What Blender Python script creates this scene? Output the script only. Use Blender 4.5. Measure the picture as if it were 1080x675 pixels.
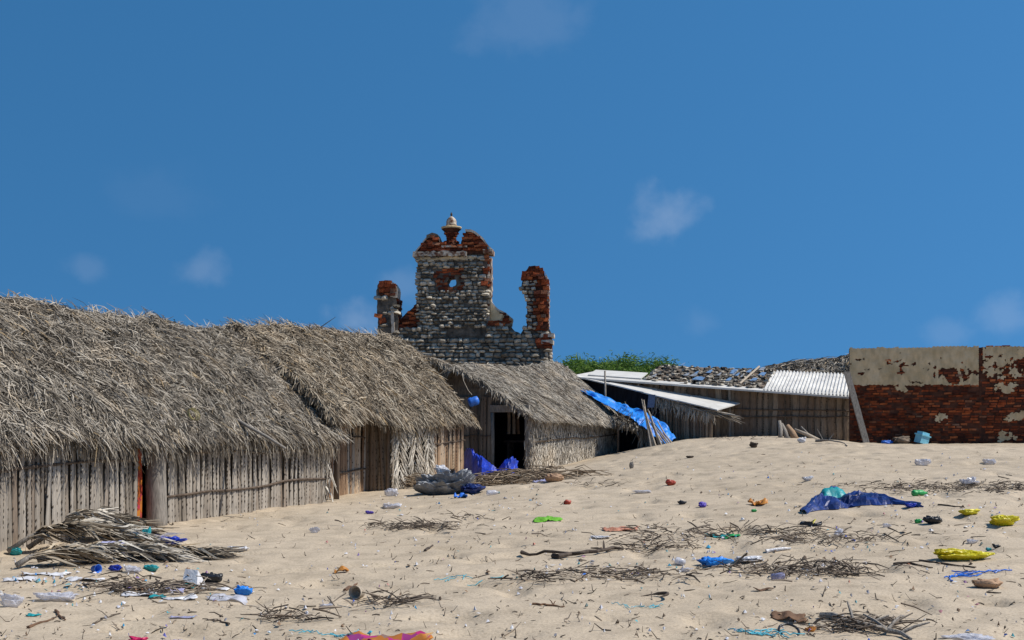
import bpy, math, random
import numpy as np
from mathutils import Vector, Matrix

# ------------------------------------------------------------------ camera, sky, sun, exposure
scene = bpy.context.scene
for o in list(bpy.data.objects): bpy.data.objects.remove(o)
C = scene.collection
FPX, CX, HY, EYE = 1300.0, 540.0, 445.0, 1.6      # focal length in photo pixels, centre column, horizon row, eye height
cam_d = bpy.data.cameras.new('camera'); cam = bpy.data.objects.new('camera', cam_d); C.objects.link(cam)
cam_d.sensor_width = 36; cam_d.lens = 36*FPX/1080; cam_d.shift_y = (HY-337.5)/1080
cam_d.clip_end = 3000
cam.location = (0, 0, EYE); cam.rotation_euler = (math.radians(90), 0, 0)
scene.camera = cam

SUN_AZ = math.atan2(-0.14, 1.0); SUN_EL = math.radians(52)
sun_vec = Vector((math.cos(SUN_EL)*math.cos(SUN_AZ), math.cos(SUN_EL)*math.sin(SUN_AZ), math.sin(SUN_EL)))
sd = bpy.data.lights.new('sun', 'SUN'); sun = bpy.data.objects.new('sun', sd); C.objects.link(sun)
sd.energy = 4.0; sd.angle = math.radians(0.53); sd.color = (1.0, 0.945, 0.86)
sun.rotation_euler = sun_vec.to_track_quat('Z', 'Y').to_euler(); sun.location = (20, 0, 30)

world = bpy.data.worlds.new('World'); scene.world = world; world.use_nodes = True
wn = world.node_tree.nodes; wl = world.node_tree.links; wn.clear()
w_out = wn.new('ShaderNodeOutputWorld'); w_bg = wn.new('ShaderNodeBackground'); w_bg.inputs[1].default_value = 0.110
sky = wn.new('ShaderNodeTexSky'); sky.sky_type = 'NISHITA'; sky.sun_disc = False
sky.sun_elevation = SUN_EL; sky.sun_rotation = math.pi/2 - SUN_AZ
sky.air_density = 1.0; sky.dust_density = 0.2; sky.ozone_density = 4.0; sky.altitude = 0
tc = wn.new('ShaderNodeTexCoord')
# the whole dome is looked up a little higher, so that the band over the horizon stays a clear deep blue
add = wn.new('ShaderNodeVectorMath'); add.operation = 'ADD'; add.inputs[1].default_value = (0, 0, 0.5)
nrm = wn.new('ShaderNodeVectorMath'); nrm.operation = 'NORMALIZE'
wl.new(tc.outputs['Generated'], add.inputs[0]); wl.new(add.outputs[0], nrm.inputs[0]); wl.new(nrm.outputs[0], sky.inputs[0])
hsv = wn.new('ShaderNodeHueSaturation'); hsv.inputs['Saturation'].default_value = 1.25; hsv.inputs['Value'].default_value = 1.0
hsv.inputs['Hue'].default_value = 0.491
wl.new(sky.outputs[0], hsv.inputs['Color'])
# a few thin wisps of cloud, fixed to directions in the sky
wnz = wn.new('ShaderNodeTexNoise'); wnz.inputs['Scale'].default_value = 28; wnz.inputs['Detail'].default_value = 5
wl.new(tc.outputs['Generated'], wnz.inputs['Vector'])
last = hsv.outputs['Color']
for (cpx, cpy, rx, strength) in [(703, 228, 40, .17), (213, 285, 24, .10), (92, 282, 22, .06), (373, 341, 28, .15), (425, 300, 24, .08),
                                 (1062, 335, 30, .11), (548, 12, 60, .055), (1002, 352, 24, .07), (738, 340, 20, .04), (160, 200, 45, .015)]:
    d = Vector(((cpx-CX)/FPX, 1, (HY-cpy)/FPX)).normalized()
    sub = wn.new('ShaderNodeVectorMath'); sub.operation = 'SUBTRACT'; sub.inputs[1].default_value = d
    wl.new(tc.outputs['Generated'], sub.inputs[0])
    mul = wn.new('ShaderNodeVectorMath'); mul.operation = 'MULTIPLY'; mul.inputs[1].default_value = (FPX/rx, FPX/rx, FPX/rx*1.35)
    wl.new(sub.outputs[0], mul.inputs[0])
    ln = wn.new('ShaderNodeVectorMath'); ln.operation = 'LENGTH'; wl.new(mul.outputs[0], ln.inputs[0])
    ad = wn.new('ShaderNodeMath'); ad.operation = 'MULTIPLY_ADD'; ad.inputs[1].default_value = -2.6; ad.inputs[2].default_value = 1.3
    wl.new(wnz.outputs[0], ad.inputs[0])
    sm = wn.new('ShaderNodeMath'); sm.operation = 'ADD'; wl.new(ln.outputs['Value'], sm.inputs[0]); wl.new(ad.outputs[0], sm.inputs[1])
    mr = wn.new('ShaderNodeMapRange'); mr.interpolation_type = 'SMOOTHSTEP'
    mr.inputs['From Min'].default_value = 1.25; mr.inputs['From Max'].default_value = 0.1
    mr.inputs['To Min'].default_value = 0; mr.inputs['To Max'].default_value = strength
    wl.new(sm.outputs[0], mr.inputs['Value'])
    mx = wn.new('ShaderNodeMix'); mx.data_type = 'RGBA'; mx.inputs['B'].default_value = (5.0, 5.4, 6.2, 1)
    wl.new(mr.outputs[0], mx.inputs['Factor']); wl.new(last, mx.inputs['A']); last = mx.outputs['Result']
wl.new(last, w_bg.inputs[0]); wl.new(w_bg.outputs[0], w_out.inputs[0])

vs = scene.view_settings
vs.view_transform = 'Standard'; vs.look = 'None'; vs.gamma = 1; vs.exposure = 0.35; vs.use_curve_mapping = False
scene.render.engine = 'CYCLES'

# ------------------------------------------------------------------ helpers
R = random.Random(7); NR = np.random.default_rng(11)
def px3(px, py, Y): return Vector(((px-CX)/FPX*Y, Y, EYE+(HY-py)/FPX*Y))

def _hash(ix, iy, seed):
    n = (ix.astype(np.int64)*374761393 + iy.astype(np.int64)*668265263 + seed*974711) & 0xffffffff
    n = ((n ^ (n >> 13))*1274126177) & 0xffffffff
    return ((n ^ (n >> 16)) & 0xffff)/65535.0
def vnoise(x, y, seed=0):
    x = np.asarray(x, float); y = np.asarray(y, float)
    ix = np.floor(x); iy = np.floor(y); fx = x-ix; fy = y-iy
    fx = fx*fx*(3-2*fx); fy = fy*fy*(3-2*fy)
    a = _hash(ix, iy, seed); b = _hash(ix+1, iy, seed); c = _hash(ix, iy+1, seed); d = _hash(ix+1, iy+1, seed)
    return (a*(1-fx)+b*fx)*(1-fy)+(c*(1-fx)+d*fx)*fy
def fbm(x, y, seed=0, o=3):
    s = 0; a = .5
    for k in range(o): s = s+a*(vnoise(np.asarray(x)*2**k, np.asarray(y)*2**k, seed+k*17)-.5); a *= .5
    return s*2      # about -1..1

class MB:
    def __init__(s): s.v = []; s.f = []; s.m = []
    def add(s, vs_, fs, m=0):
        b = len(s.v); s.v.extend([tuple(p) for p in vs_]); s.f.extend([tuple(b+i for i in f) for f in fs]); s.m.extend([m]*len(fs)); return s
    def box(s, c, ax, ay, az, m=0):      # centre and three half-axis vectors
        c = Vector(c); ax = Vector(ax); ay = Vector(ay); az = Vector(az)
        vv = [c+ax*i+ay*j+az*k for k in (-1, 1) for j in (-1, 1) for i in (-1, 1)]
        return s.add(vv, [(0, 2, 3, 1), (4, 5, 7, 6), (0, 1, 5, 4), (2, 6, 7, 3), (0, 4, 6, 2), (1, 3, 7, 5)], m)
    def tube(s, pts, rad, n=6, m=0):
        pts = [Vector(p) for p in pts]; rings = []
        if not isinstance(rad, (list, tuple)): rad = [rad]*len(pts)
        up = Vector((.13, .31, .94))
        for i, p in enumerate(pts):
            d = (pts[min(i+1, len(pts)-1)]-pts[max(i-1, 0)])
            d = d.normalized() if d.length > 1e-9 else Vector((0, 0, 1))
            a = d.cross(up)
            if a.length < 1e-3: a = d.cross(Vector((1, 0, 0)))
            a.normalize(); b = d.cross(a)
            rings.append([p+(a*math.cos(2*math.pi*k/n)+b*math.sin(2*math.pi*k/n))*rad[i] for k in range(n)])
        vv = [q for r in rings for q in r]; ff = []
        for i in range(len(pts)-1):
            for k in range(n): ff.append((i*n+k, i*n+(k+1) % n, (i+1)*n+(k+1) % n, (i+1)*n+k))
        ff.append(tuple(range(n-1, -1, -1))); ff.append(tuple((len(pts)-1)*n+k for k in range(n)))
        return s.add(vv, ff, m)
    def lathe(s, o, axis, prof, n=14, m=0, closed=True):   # prof = [(along, radius)]
        axis = Vector(axis).normalized(); a = axis.cross(Vector((.2, .5, .84))).normalized(); b = axis.cross(a); o = Vector(o)
        vv = [o+axis*h+(a*math.cos(2*math.pi*k/n)+b*math.sin(2*math.pi*k/n))*r for h, r in prof for k in range(n)]; ff = []
        for i in range(len(prof)-1):
            for k in range(n): ff.append((i*n+k, i*n+(k+1) % n, (i+1)*n+(k+1) % n, (i+1)*n+k))
        if closed: ff.append(tuple(range(n-1, -1, -1))); ff.append(tuple((len(prof)-1)*n+k for k in range(n)))
        return s.add(vv, ff, m)
    def strips(s, V, F, m=0):
        b = len(s.v); s.v.extend(map(tuple, V.tolist())); s.f.extend(map(tuple, (F+b).tolist())); s.m.extend([m]*len(F)); return s
    def mesh(s, name, mats, smooth=False):
        me = bpy.data.meshes.new(name); me.from_pydata(s.v, [], s.f)
        for mt in (mats if isinstance(mats, (list, tuple)) else [mats]): me.materials.append(mt)
        if any(s.m): me.polygons.foreach_set('material_index', s.m)
        if smooth: me.polygons.foreach_set('use_smooth', [True]*len(s.f))
        me.update(); return me
    def build(s, name, mats, parent=None, smooth=False):
        return link(name, s.mesh(name, mats, smooth), parent)
def link(name, me, parent=None):
    o = bpy.data.objects.new(name, me); C.objects.link(o)
    if parent is not None:
        o.parent = parent
        if parent.type == 'EMPTY': o.matrix_parent_inverse = Matrix.Translation(-parent.location)
    return o
def tag(o, label=None, cat=None, group=None, kind=None):
    if label: o['label'] = label
    if cat: o['category'] = cat
    if group: o['group'] = group
    if kind: o['kind'] = kind
    return o
def thing(name, loc, label, cat, group=None):
    o = bpy.data.objects.new(name, None); C.objects.link(o); o.location = Vector(loc); o.empty_display_size = .2
    return tag(o, label, cat, group)

def strip_arrays(pos, d, n, L, W, lift=0.0, droop=0.0, twist=.7, tip=.35):
    """bent leaf strips: pos, d, n arrays (k,3); L, W arrays (k,)"""
    k = len(pos); d = d/np.linalg.norm(d, axis=1, keepdims=True)
    s = np.cross(d, n); s /= np.maximum(np.linalg.norm(s, axis=1, keepdims=True), 1e-6); nn = np.cross(s, d)
    a = NR.normal(0, twist, k)[:, None]; s2 = s*np.cos(a)+nn*np.sin(a)
    L = L[:, None]; W = W[:, None]
    l1 = NR.uniform(-.3, 1, k)[:, None]*lift; l2 = NR.uniform(-.6, 1, k)[:, None]*lift
    z = np.array([[0, 0, 1.0]])
    p0 = pos; p1 = pos+d*L*.5+nn*l1; p2 = pos+d*L+nn*l2-z*droop*L
    V = np.stack([p0-s2*W*.4, p0+s2*W*.4, p1-s2*W*.5, p1+s2*W*.5, p2-s2*W*.5*tip, p2+s2*W*.5*tip], 1).reshape(-1, 3)
    b = (np.arange(k)*6)[:, None]
    F = np.concatenate([b+np.array([[0, 1, 3, 2]]), b+np.array([[2, 3, 5, 4]])], 0)
    return V, F

# ------------------------------------------------------------------ materials
def mat(name, build, rough=.85):
    m = bpy.data.materials.new(name); m.use_nodes = True; nt = m.node_tree
    b = nt.nodes['Principled BSDF']; b.inputs['Roughness'].default_value = rough; b.inputs['Specular IOR Level'].default_value = .25
    build(nt, b); return m
def N(nt, t, **kw):
    n = nt.nodes.new(t)
    for k, v in kw.items():
        if k in n.inputs: n.inputs[k].default_value = v
        else: setattr(n, k, v)
    return n
def ramp(nt, fac, stops):
    r = nt.nodes.new('ShaderNodeValToRGB'); el = r.color_ramp.elements
    while len(el) < len(stops): el.new(.5)
    for e, (p, c) in zip(el, stops): e.position = p; e.color = (*c, 1)
    nt.links.new(fac, r.inputs[0]); return r.outputs[0]
def mixc(nt, fac, a, b, mode='MIX'):
    m = nt.nodes.new('ShaderNodeMix'); m.data_type = 'RGBA'; m.blend_type = mode
    for s, v in (('Factor', fac), ('A', a), ('B', b)):
        if hasattr(v, 'is_output'): nt.links.new(v, m.inputs[s])
        else: m.inputs[s].default_value = v if s == 'Factor' else (*v, 1)
    return m.outputs['Result']
def noise(nt, scale, detail=4, coord='Object', stretch=None, dist=0):
    t = N(nt, 'ShaderNodeTexCoord'); n = N(nt, 'ShaderNodeTexNoise', Scale=scale, Detail=detail, Distortion=dist); src = t.outputs[coord]
    if stretch:
        mp = N(nt, 'ShaderNodeMapping'); mp.inputs['Scale'].default_value = stretch; nt.links.new(src, mp.inputs[0]); src = mp.outputs[0]
    nt.links.new(src, n.inputs['Vector']); return n.outputs[0]
def bump(nt, b, h, strength=.5, dist=.02):
    n = N(nt, 'ShaderNodeBump', Strength=strength, Distance=dist); nt.links.new(h, n.inputs['Height']); nt.links.new(n.outputs[0], b.inputs['Normal'])
def setc(nt, b, c): nt.links.new(c, b.inputs['Base Color'])

def thatch_mat(name, stops):
    def f(nt, b):
        g = N(nt, 'ShaderNodeNewGeometry'); c = ramp(nt, g.outputs['Random Per Island'], stops)
        n = noise(nt, 1.3, 5); d = ramp(nt, n, [(.3, (.60, .57, .54)), (.5, (1, 1, 1)), (.72, (1.18, 1.10, 1.0))])
        n2 = noise(nt, 30, 3); d2 = ramp(nt, n2, [(.3, (.75, .75, .75)), (.7, (1.1, 1.1, 1.1))])
        setc(nt, b, mixc(nt, 1, mixc(nt, 1, c, d, 'MULTIPLY'), d2, 'MULTIPLY'))
    return mat(name, f, .9)
M = {}
M['thatch'] = thatch_mat('thatch_leaf', [(0, (.02, .017, .013)), (.13, (.06, .05, .04)), (.24, (.16, .137, .108)), (.45, (.235, .203, .162)), (.72, (.34, .30, .243)), (.93, (.49, .44, .365)), (1, (.35, .25, .13))])
M['thatch_warm'] = thatch_mat('thatch_leaf_newer', [(0, (.025, .019, .013)), (.12, (.07, .055, .038)), (.22, (.18, .145, .104)), (.45, (.27, .22, .16)), (.75, (.39, .33, .25)), (.94, (.52, .46, .36)), (1, (.36, .24, .11))])
M['thatch_pale'] = thatch_mat('thatch_leaf_mat', [(0, (.16, .135, .10)), (.12, (.32, .28, .225)), (.5, (.50, .45, .375)), (.8, (.60, .55, .465)), (1, (.68, .63, .55))])
M['thatch_fine'] = thatch_mat('thatch_leaf_fine', [(0, (.10, .085, .066)), (.15, (.25, .215, .17)), (.5, (.40, .35, .285)), (.8, (.50, .445, .365)), (1, (.58, .53, .44))])
M['underthatch'] = mat('under_thatch', lambda nt, b: setc(nt, b, ramp(nt, noise(nt, 14, 4, stretch=(1, 1, .4)), [(.3, (.06, .05, .04)), (.7, (.17, .145, .115))])), .95)
def f_slat(stops):
    def f(nt, b):
        oi = N(nt, 'ShaderNodeObjectInfo'); c = ramp(nt, oi.outputs['Random'], stops)
        n = noise(nt, 9, 5, stretch=(6, 6, 1)); d = ramp(nt, n, [(.28, (.55, .53, .50)), (.5, (.95, .95, .95)), (.75, (1.2, 1.18, 1.12))])
        setc(nt, b, mixc(nt, 1, c, d, 'MULTIPLY')); bump(nt, b, n, .4, .01)
    return f
M['slat'] = mat('palm_stem_grey', f_slat([(0, (.21, .175, .138)), (.3, (.33, .29, .24)), (.6, (.40, .355, .30)), (.9, (.32, .275, .225)), (1, (.23, .175, .13))]))
M['slat_brown'] = mat('palm_stem_brown', f_slat([(0, (.20, .12, .07)), (.35, (.34, .225, .14)), (.7, (.43, .31, .205)), (1, (.50, .41, .31))]))
M['slat_dark'] = mat('palm_stem_dark', f_slat([(0, (.14, .098, .068)), (.35, (.20, .148, .106)), (.7, (.245, .19, .14)), (1, (.30, .24, .18))]))  # darker brown stems, tone picked at random per stem
M['teeth'] = mat('thorny_stem_edge', lambda nt, b: setc(nt, b, ramp(nt, noise(nt, 20), [(.3, (.025, .02, .016)), (.7, (.08, .06, .045))])))
M['stick'] = mat('stick_bark', lambda nt, b: setc(nt, b, ramp(nt, noise(nt, 12, 4, stretch=(1, 1, .3)), [(.3, (.06, .042, .03)), (.7, (.15, .11, .08))])))
M['wood_grey'] = mat('weathered_wood', lambda nt, b: (setc(nt, b, ramp(nt, noise(nt, 8, 6, stretch=(7, 7, 1)), [(.25, (.11, .095, .08)), (.5, (.23, .205, .175)), (.8, (.36, .32, .275))])), bump(nt, b, noise(nt, 9, 5, stretch=(9, 9, 1)), .5, .01)))
M['wood_pale'] = mat('bleached_wood', lambda nt, b: setc(nt, b, ramp(nt, noise(nt, 8, 6, stretch=(6, 6, 1)), [(.25, (.27, .215, .155)), (.8, (.52, .445, .35))])))
M['wood_dark'] = mat('dark_driftwood', lambda nt, b: setc(nt, b, ramp(nt, noise(nt, 10, 5), [(.3, (.035, .026, .02)), (.75, (.12, .09, .068))])))
M['mat_dark'] = mat('palm_mat', lambda nt, b: (setc(nt, b, ramp(nt, noise(nt, 5, 6, stretch=(6, 6, 1)), [(.25, (.10, .078, .058)), (.75, (.25, .205, .155))])), bump(nt, b, noise(nt, 12, 4, stretch=(6, 6, 1)), .6, .02)))
M['twig'] = mat('twig', lambda nt, b: setc(nt, b, ramp(nt, N(nt, 'ShaderNodeNewGeometry').outputs['Random Per Island'], [(0, (.03, .024, .02)), (.45, (.09, .07, .054)), (.75, (.20, .155, .115)), (1, (.36, .30, .235))])))
M['brush'] = mat('brushwood', lambda nt, b: setc(nt, b, ramp(nt, N(nt, 'ShaderNodeNewGeometry').outputs['Random Per Island'], [(0, (.07, .05, .035)), (.5, (.20, .145, .095)), (1, (.40, .32, .225))])))
def f_sand(nt, b):
    big = noise(nt, .35, 4); mid = noise(nt, 3.0, 8); fine = noise(nt, 38, 6); grain = noise(nt, 420, 2)
    c = ramp(nt, big, [(.3, (.40, .325, .235)), (.7, (.475, .39, .288))])
    c = mixc(nt, 1, c, ramp(nt, mid, [(.28, (.78, .775, .765)), (.5, (1, 1, 1)), (.75, (1.08, 1.08, 1.07))]), 'MULTIPLY')
    c = mixc(nt, 1, c, ramp(nt, fine, [(.25, (.70, .69, .67)), (.5, (1, 1, 1)), (.8, (1.10, 1.10, 1.10))]), 'MULTIPLY')
    c = mixc(nt, 1, c, ramp(nt, grain, [(.25, (.78, .76, .74)), (.5, (1, 1, 1)), (.75, (1.15, 1.14, 1.12))]), 'MULTIPLY')
    vo = N(nt, 'ShaderNodeTexVoronoi', Scale=13); t = N(nt, 'ShaderNodeTexCoord'); nt.links.new(t.outputs['Object'], vo.inputs['Vector'])
    spk = ramp(nt, vo.outputs['Distance'], [(.07, (1, 1, 1)), (.12, (0, 0, 0))])
    sep = N(nt, 'ShaderNodeSeparateColor'); nt.links.new(vo.outputs['Color'], sep.inputs[0])
    pick = ramp(nt, sep.outputs[0], [(.80, (0, 0, 0)), (.83, (1, 1, 1))])
    m2 = mixc(nt, 1, spk, pick, 'MULTIPLY')
    tone = ramp(nt, sep.outputs[1], [(.0, (.10, .08, .06)), (.55, (.2, .165, .125)), (.7, (.55, .52, .48)), (1, (.65, .63, .6))])
    c = mixc(nt, m2, c, tone)
    setc(nt, b, c)
    b1 = N(nt, 'ShaderNodeBump', Strength=.55, Distance=.05); nt.links.new(mid, b1.inputs['Height'])
    b2 = N(nt, 'ShaderNodeBump', Strength=.5, Distance=.012); nt.links.new(fine, b2.inputs['Height']); nt.links.new(b1.outputs[0], b2.inputs['Normal'])
    nt.links.new(b2.outputs[0], b.inputs['Normal'])
M['sand'] = mat('beach_sand', f_sand, .95)
def stone_f(nt, b):
    oi = N(nt, 'ShaderNodeObjectInfo'); g = N(nt, 'ShaderNodeNewGeometry')
    ad = N(nt, 'ShaderNodeMath', operation='ADD'); fr = N(nt, 'ShaderNodeMath', operation='FRACT')
    nt.links.new(oi.outputs['Random'], ad.inputs[0]); nt.links.new(g.outputs['Random Per Island'], ad.inputs[1]); nt.links.new(ad.outputs[0], fr.inputs[0])
    c = ramp(nt, fr.outputs[0], [(0, (.10, .088, .07)), (.25, (.25, .22, .175)), (.55, (.40, .355, .285)), (.85, (.56, .505, .41)), (1, (.66, .60, .49))])
    n = noise(nt, 9, 5); setc(nt, b, mixc(nt, 1, c, ramp(nt, n, [(.3, (.55, .54, .53)), (.6, (1.05, 1.05, 1.05))]), 'MULTIPLY')); bump(nt, b, n, .6, .03)
M['stone'] = mat('coral_stone', stone_f, .95)
M['mortar'] = mat('old_mortar', lambda nt, b: (setc(nt, b, ramp(nt, noise(nt, 5, 6), [(.3, (.05, .042, .033)), (.55, (.13, .108, .084)), (.75, (.22, .185, .145))])), bump(nt, b, noise(nt, 10, 5), .8, .05)))
def brick_f(nt, b):
    oi = N(nt, 'ShaderNodeObjectInfo'); g = N(nt, 'ShaderNodeNewGeometry')
    ad = N(nt, 'ShaderNodeMath', operation='ADD'); fr = N(nt, 'ShaderNodeMath', operation='FRACT')
    nt.links.new(oi.outputs['Random'], ad.inputs[0]); nt.links.new(g.outputs['Random Per Island'], ad.inputs[1]); nt.links.new(ad.outputs[0], fr.inputs[0])
    c = ramp(nt, fr.outputs[0], [(0, (.075, .024, .014)), (.35, (.21, .05, .02)), (.7, (.35, .08, .026)), (.9, (.50, .14, .045)), (1, (.22, .13, .085))])
    n = noise(nt, 6, 5); n2 = noise(nt, 1.1, 3)
    c = mixc(nt, 1, c, ramp(nt, n, [(.3, (.45, .42, .4)), (.6, (1.05, 1.05, 1.05))]), 'MULTIPLY')
    setc(nt, b, mixc(nt, 1, c, ramp(nt, n2, [(.35, (.42, .38, .36)), (.6, (1.1, 1.1, 1.1))]), 'MULTIPLY')); bump(nt, b, n, .7, .03)
M['brick'] = mat('old_brick', brick_f, .95)
M['brickbed'] = mat('eroded_brick_bed', lambda nt, b: setc(nt, b, ramp(nt, noise(nt, 7, 6), [(.3, (.03, .014, .009)), (.6, (.10, .036, .019)), (.8, (.12, .08, .055))])))
M['plaster'] = mat('old_plaster', lambda nt, b: (setc(nt, b, mixc(nt, 1, ramp(nt, noise(nt, 2.0, 6), [(.3, (.45, .34, .19)), (.55, (.60, .46, .275)), (.8, (.66, .525, .335))]), ramp(nt, noise(nt, 5, 6, stretch=(1.6, 1.6, .7)), [(.3, (.78, .77, .75)), (.6, (1.05, 1.05, 1.05))]), 'MULTIPLY')), bump(nt, b, noise(nt, 12, 5), .5, .02)))
M['plaster_pale'] = mat('lime_plaster', lambda nt, b: (setc(nt, b, ramp(nt, noise(nt, 5, 6), [(.28, (.13, .10, .08)), (.42, (.42, .36, .29)), (.75, (.60, .54, .46))])), bump(nt, b, noise(nt, 9, 5), .7, .03)))
M['plaster_worn'] = mat('worn_lime_plaster', lambda nt, b: (setc(nt, b, ramp(nt, noise(nt, 5, 6), [(.38, (.10, .035, .02)), (.47, (.20, .13, .09)), (.54, (.42, .36, .29)), (.75, (.56, .50, .42))])), bump(nt, b, noise(nt, 9, 5), .9, .05)))
def plastic(name, c1, c2=None, rough=.45, trans=0.0, sc=6):
    c2 = c2 or tuple(x*.72 for x in c1)
    def f(nt, b):
        setc(nt, b, ramp(nt, noise(nt, sc, 3), [(.35, c2), (.65, c1)])); b.inputs['Specular IOR Level'].default_value = .4
        b.inputs['Transmission Weight'].default_value = trans
        bump(nt, b, noise(nt, 22, 3), .5, .02)
    return mat(name, f, rough)
def film(name, c, rough=.3, see=.42):
    def f(nt, b):
        setc(nt, b, ramp(nt, noise(nt, 9, 4), [(.35, tuple(x*.75 for x in c)), (.65, c)])); b.inputs['Specular IOR Level'].default_value = .5
        tr = N(nt, 'ShaderNodeBsdfTransparent'); mx = N(nt, 'ShaderNodeMixShader'); mx.inputs[0].default_value = see
        nt.links.new(b.outputs[0], mx.inputs[1]); nt.links.new(tr.outputs[0], mx.inputs[2]); nt.links.new(mx.outputs[0], nt.nodes['Material Output'].inputs[0])
    return mat(name, f, rough)
M['blue'] = plastic('blue_plastic', (.03, .16, .62)); M['tarp'] = plastic('bright_blue_tarpaulin', (.02, .25, .74), (.012, .15, .55))
M['royal'] = plastic('royal_blue_tarpaulin', (.012, .05, .48), (.006, .025, .26)); M['navy'] = plastic('navy_tarpaulin', (.014, .038, .19), (.006, .014, .07))
M['greytarp'] = plastic('grey_tarpaulin', (.27, .275, .285), (.13, .135, .145), .4); M['teal'] = plastic('teal_plastic', (.02, .30, .32))
M['yellow'] = plastic('yellow_plastic', (.60, .53, .012), (.50, .40, .01)); M['white'] = plastic('white_plastic', (.66, .65, .66), (.5, .49, .5))
M['clear'] = film('cloudy_plastic', (.66, .66, .72)); M['lav'] = film('lavender_plastic', (.46, .45, .66), .35, .25)
M['black'] = plastic('black_plastic', (.018, .02, .025), (.01, .01, .012), .35); M['green'] = plastic('green_plastic', (.03, .36, .09)); M['lime'] = plastic('lime_plastic', (.16, .44, .03))
M['red'] = plastic('red_plastic', (.38, .05, .025)); M['orange'] = plastic('orange_plastic', (.50, .20, .03)); M['pink'] = plastic('crimson_plastic', (.52, .015, .10)); M['purple'] = plastic('purple_plastic', (.10, .06, .42))
M['tan'] = plastic('tan_sacking', (.42, .27, .165), (.33, .20, .12), .8); M['brown'] = plastic('brown_bark', (.16, .085, .045), None, .8); M['salmon'] = plastic('salmon_plastic', (.52, .23, .14))
M['skyblue'] = plastic('pale_blue_plastic', (.22, .56, .70), (.17, .46, .60), .4); M['sack'] = plastic('mouldy_sack', (.20, .15, .11), (.10, .08, .06), .9)
M['faded'] = plastic('faded_blue_plastic', (.10, .20, .36), None, .7); M['dimblue'] = plastic('dim_blue_plastic', (.03, .06, .13), None, .8); M['rope_y'] = plastic('yellow_rope', (.40, .33, .13), None, .8); M['aqua'] = plastic('aqua_rope', (.10, .45, .55), None, .7)
M['dark_net'] = mat('black_shade_net', lambda nt, b: setc(nt, b, ramp(nt, noise(nt, 3, 4, stretch=(4, 4, 1)), [(.3, (.006, .007, .012)), (.7, (.022, .024, .034))])))
M['sheet'] = mat('cement_sheet', lambda nt, b: setc(nt, b, ramp(nt, noise(nt, 2.5, 5), [(.3, (.48, .46, .42)), (.7, (.62, .60, .56))])), .7)
M['sheet_white'] = mat('white_corrugated_sheet', lambda nt, b: setc(nt, b, mixc(nt, 1, ramp(nt, noise(nt, 1.6, 6), [(.3, (.44, .43, .42)), (.55, (.62, .605, .57)), (.75, (.69, .675, .64))]), ramp(nt, noise(nt, 9, 5), [(.3, (.75, .73, .70)), (.55, (1, 1, 1))]), 'MULTIPLY')), .6)
def f_cloth(cols, sc):
    def f(nt, b):
        vo = N(nt, 'ShaderNodeTexVoronoi', Scale=sc); t = N(nt, 'ShaderNodeTexCoord'); nt.links.new(t.outputs['Object'], vo.inputs['Vector'])
        sp = N(nt, 'ShaderNodeSeparateColor'); nt.links.new(vo.outputs['Color'], sp.inputs[0]); setc(nt, b, ramp(nt, sp.outputs[0], cols))
    return f
M['floral'] = mat('floral_cloth', f_cloth([(0, (.28, .02, .02)), (.35, (.38, .08, .015)), (.6, (.42, .16, .02)), (.8, (.34, .015, .06)), (1, (.20, .03, .015))], 9), .9)
M['print'] = mat('printed_cloth', f_cloth([(0, (.42, .16, .03)), (.4, (.30, .10, .02)), (.55, (.45, .02, .16)), (.75, (.03, .03, .12)), (1, (.55, .3, .06))], 10), .9)
def leaf_f(nt, b):
    c = ramp(nt, N(nt, 'ShaderNodeNewGeometry').outputs['Random Per Island'], [(0, (.03, .06, .014)), (.4, (.07, .15, .022)), (.8, (.13, .24, .035)), (1, (.2, .28, .06))])
    setc(nt, b, c); b.inputs['Subsurface Weight'].default_value = 0
    tr = N(nt, 'ShaderNodeBsdfTranslucent'); nt.links.new(c, tr.inputs[0]); mx = N(nt, 'ShaderNodeMixShader'); mx.inputs[0].default_value = .35
    nt.links.new(b.outputs[0], mx.inputs[1]); nt.links.new(tr.outputs[0], mx.inputs[2]); nt.links.new(mx.outputs[0], nt.nodes['Material Output'].inputs[0])
M['leaf'] = mat('acacia_leaf', leaf_f, .7)
M['fleck'] = mat('litter_flecks', lambda nt, b: setc(nt, b, ramp(nt, N(nt, 'ShaderNodeNewGeometry').outputs['Random Per Island'], [(0, (.6, .6, .6)), (.45, (.5, .5, .56)), (.6, (.06, .05, .04)), (.8, (.25, .16, .1)), (.88, (.05, .35, .4)), (.93, (.05, .12, .5)), (1, (.5, .2, .1))])))

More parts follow.
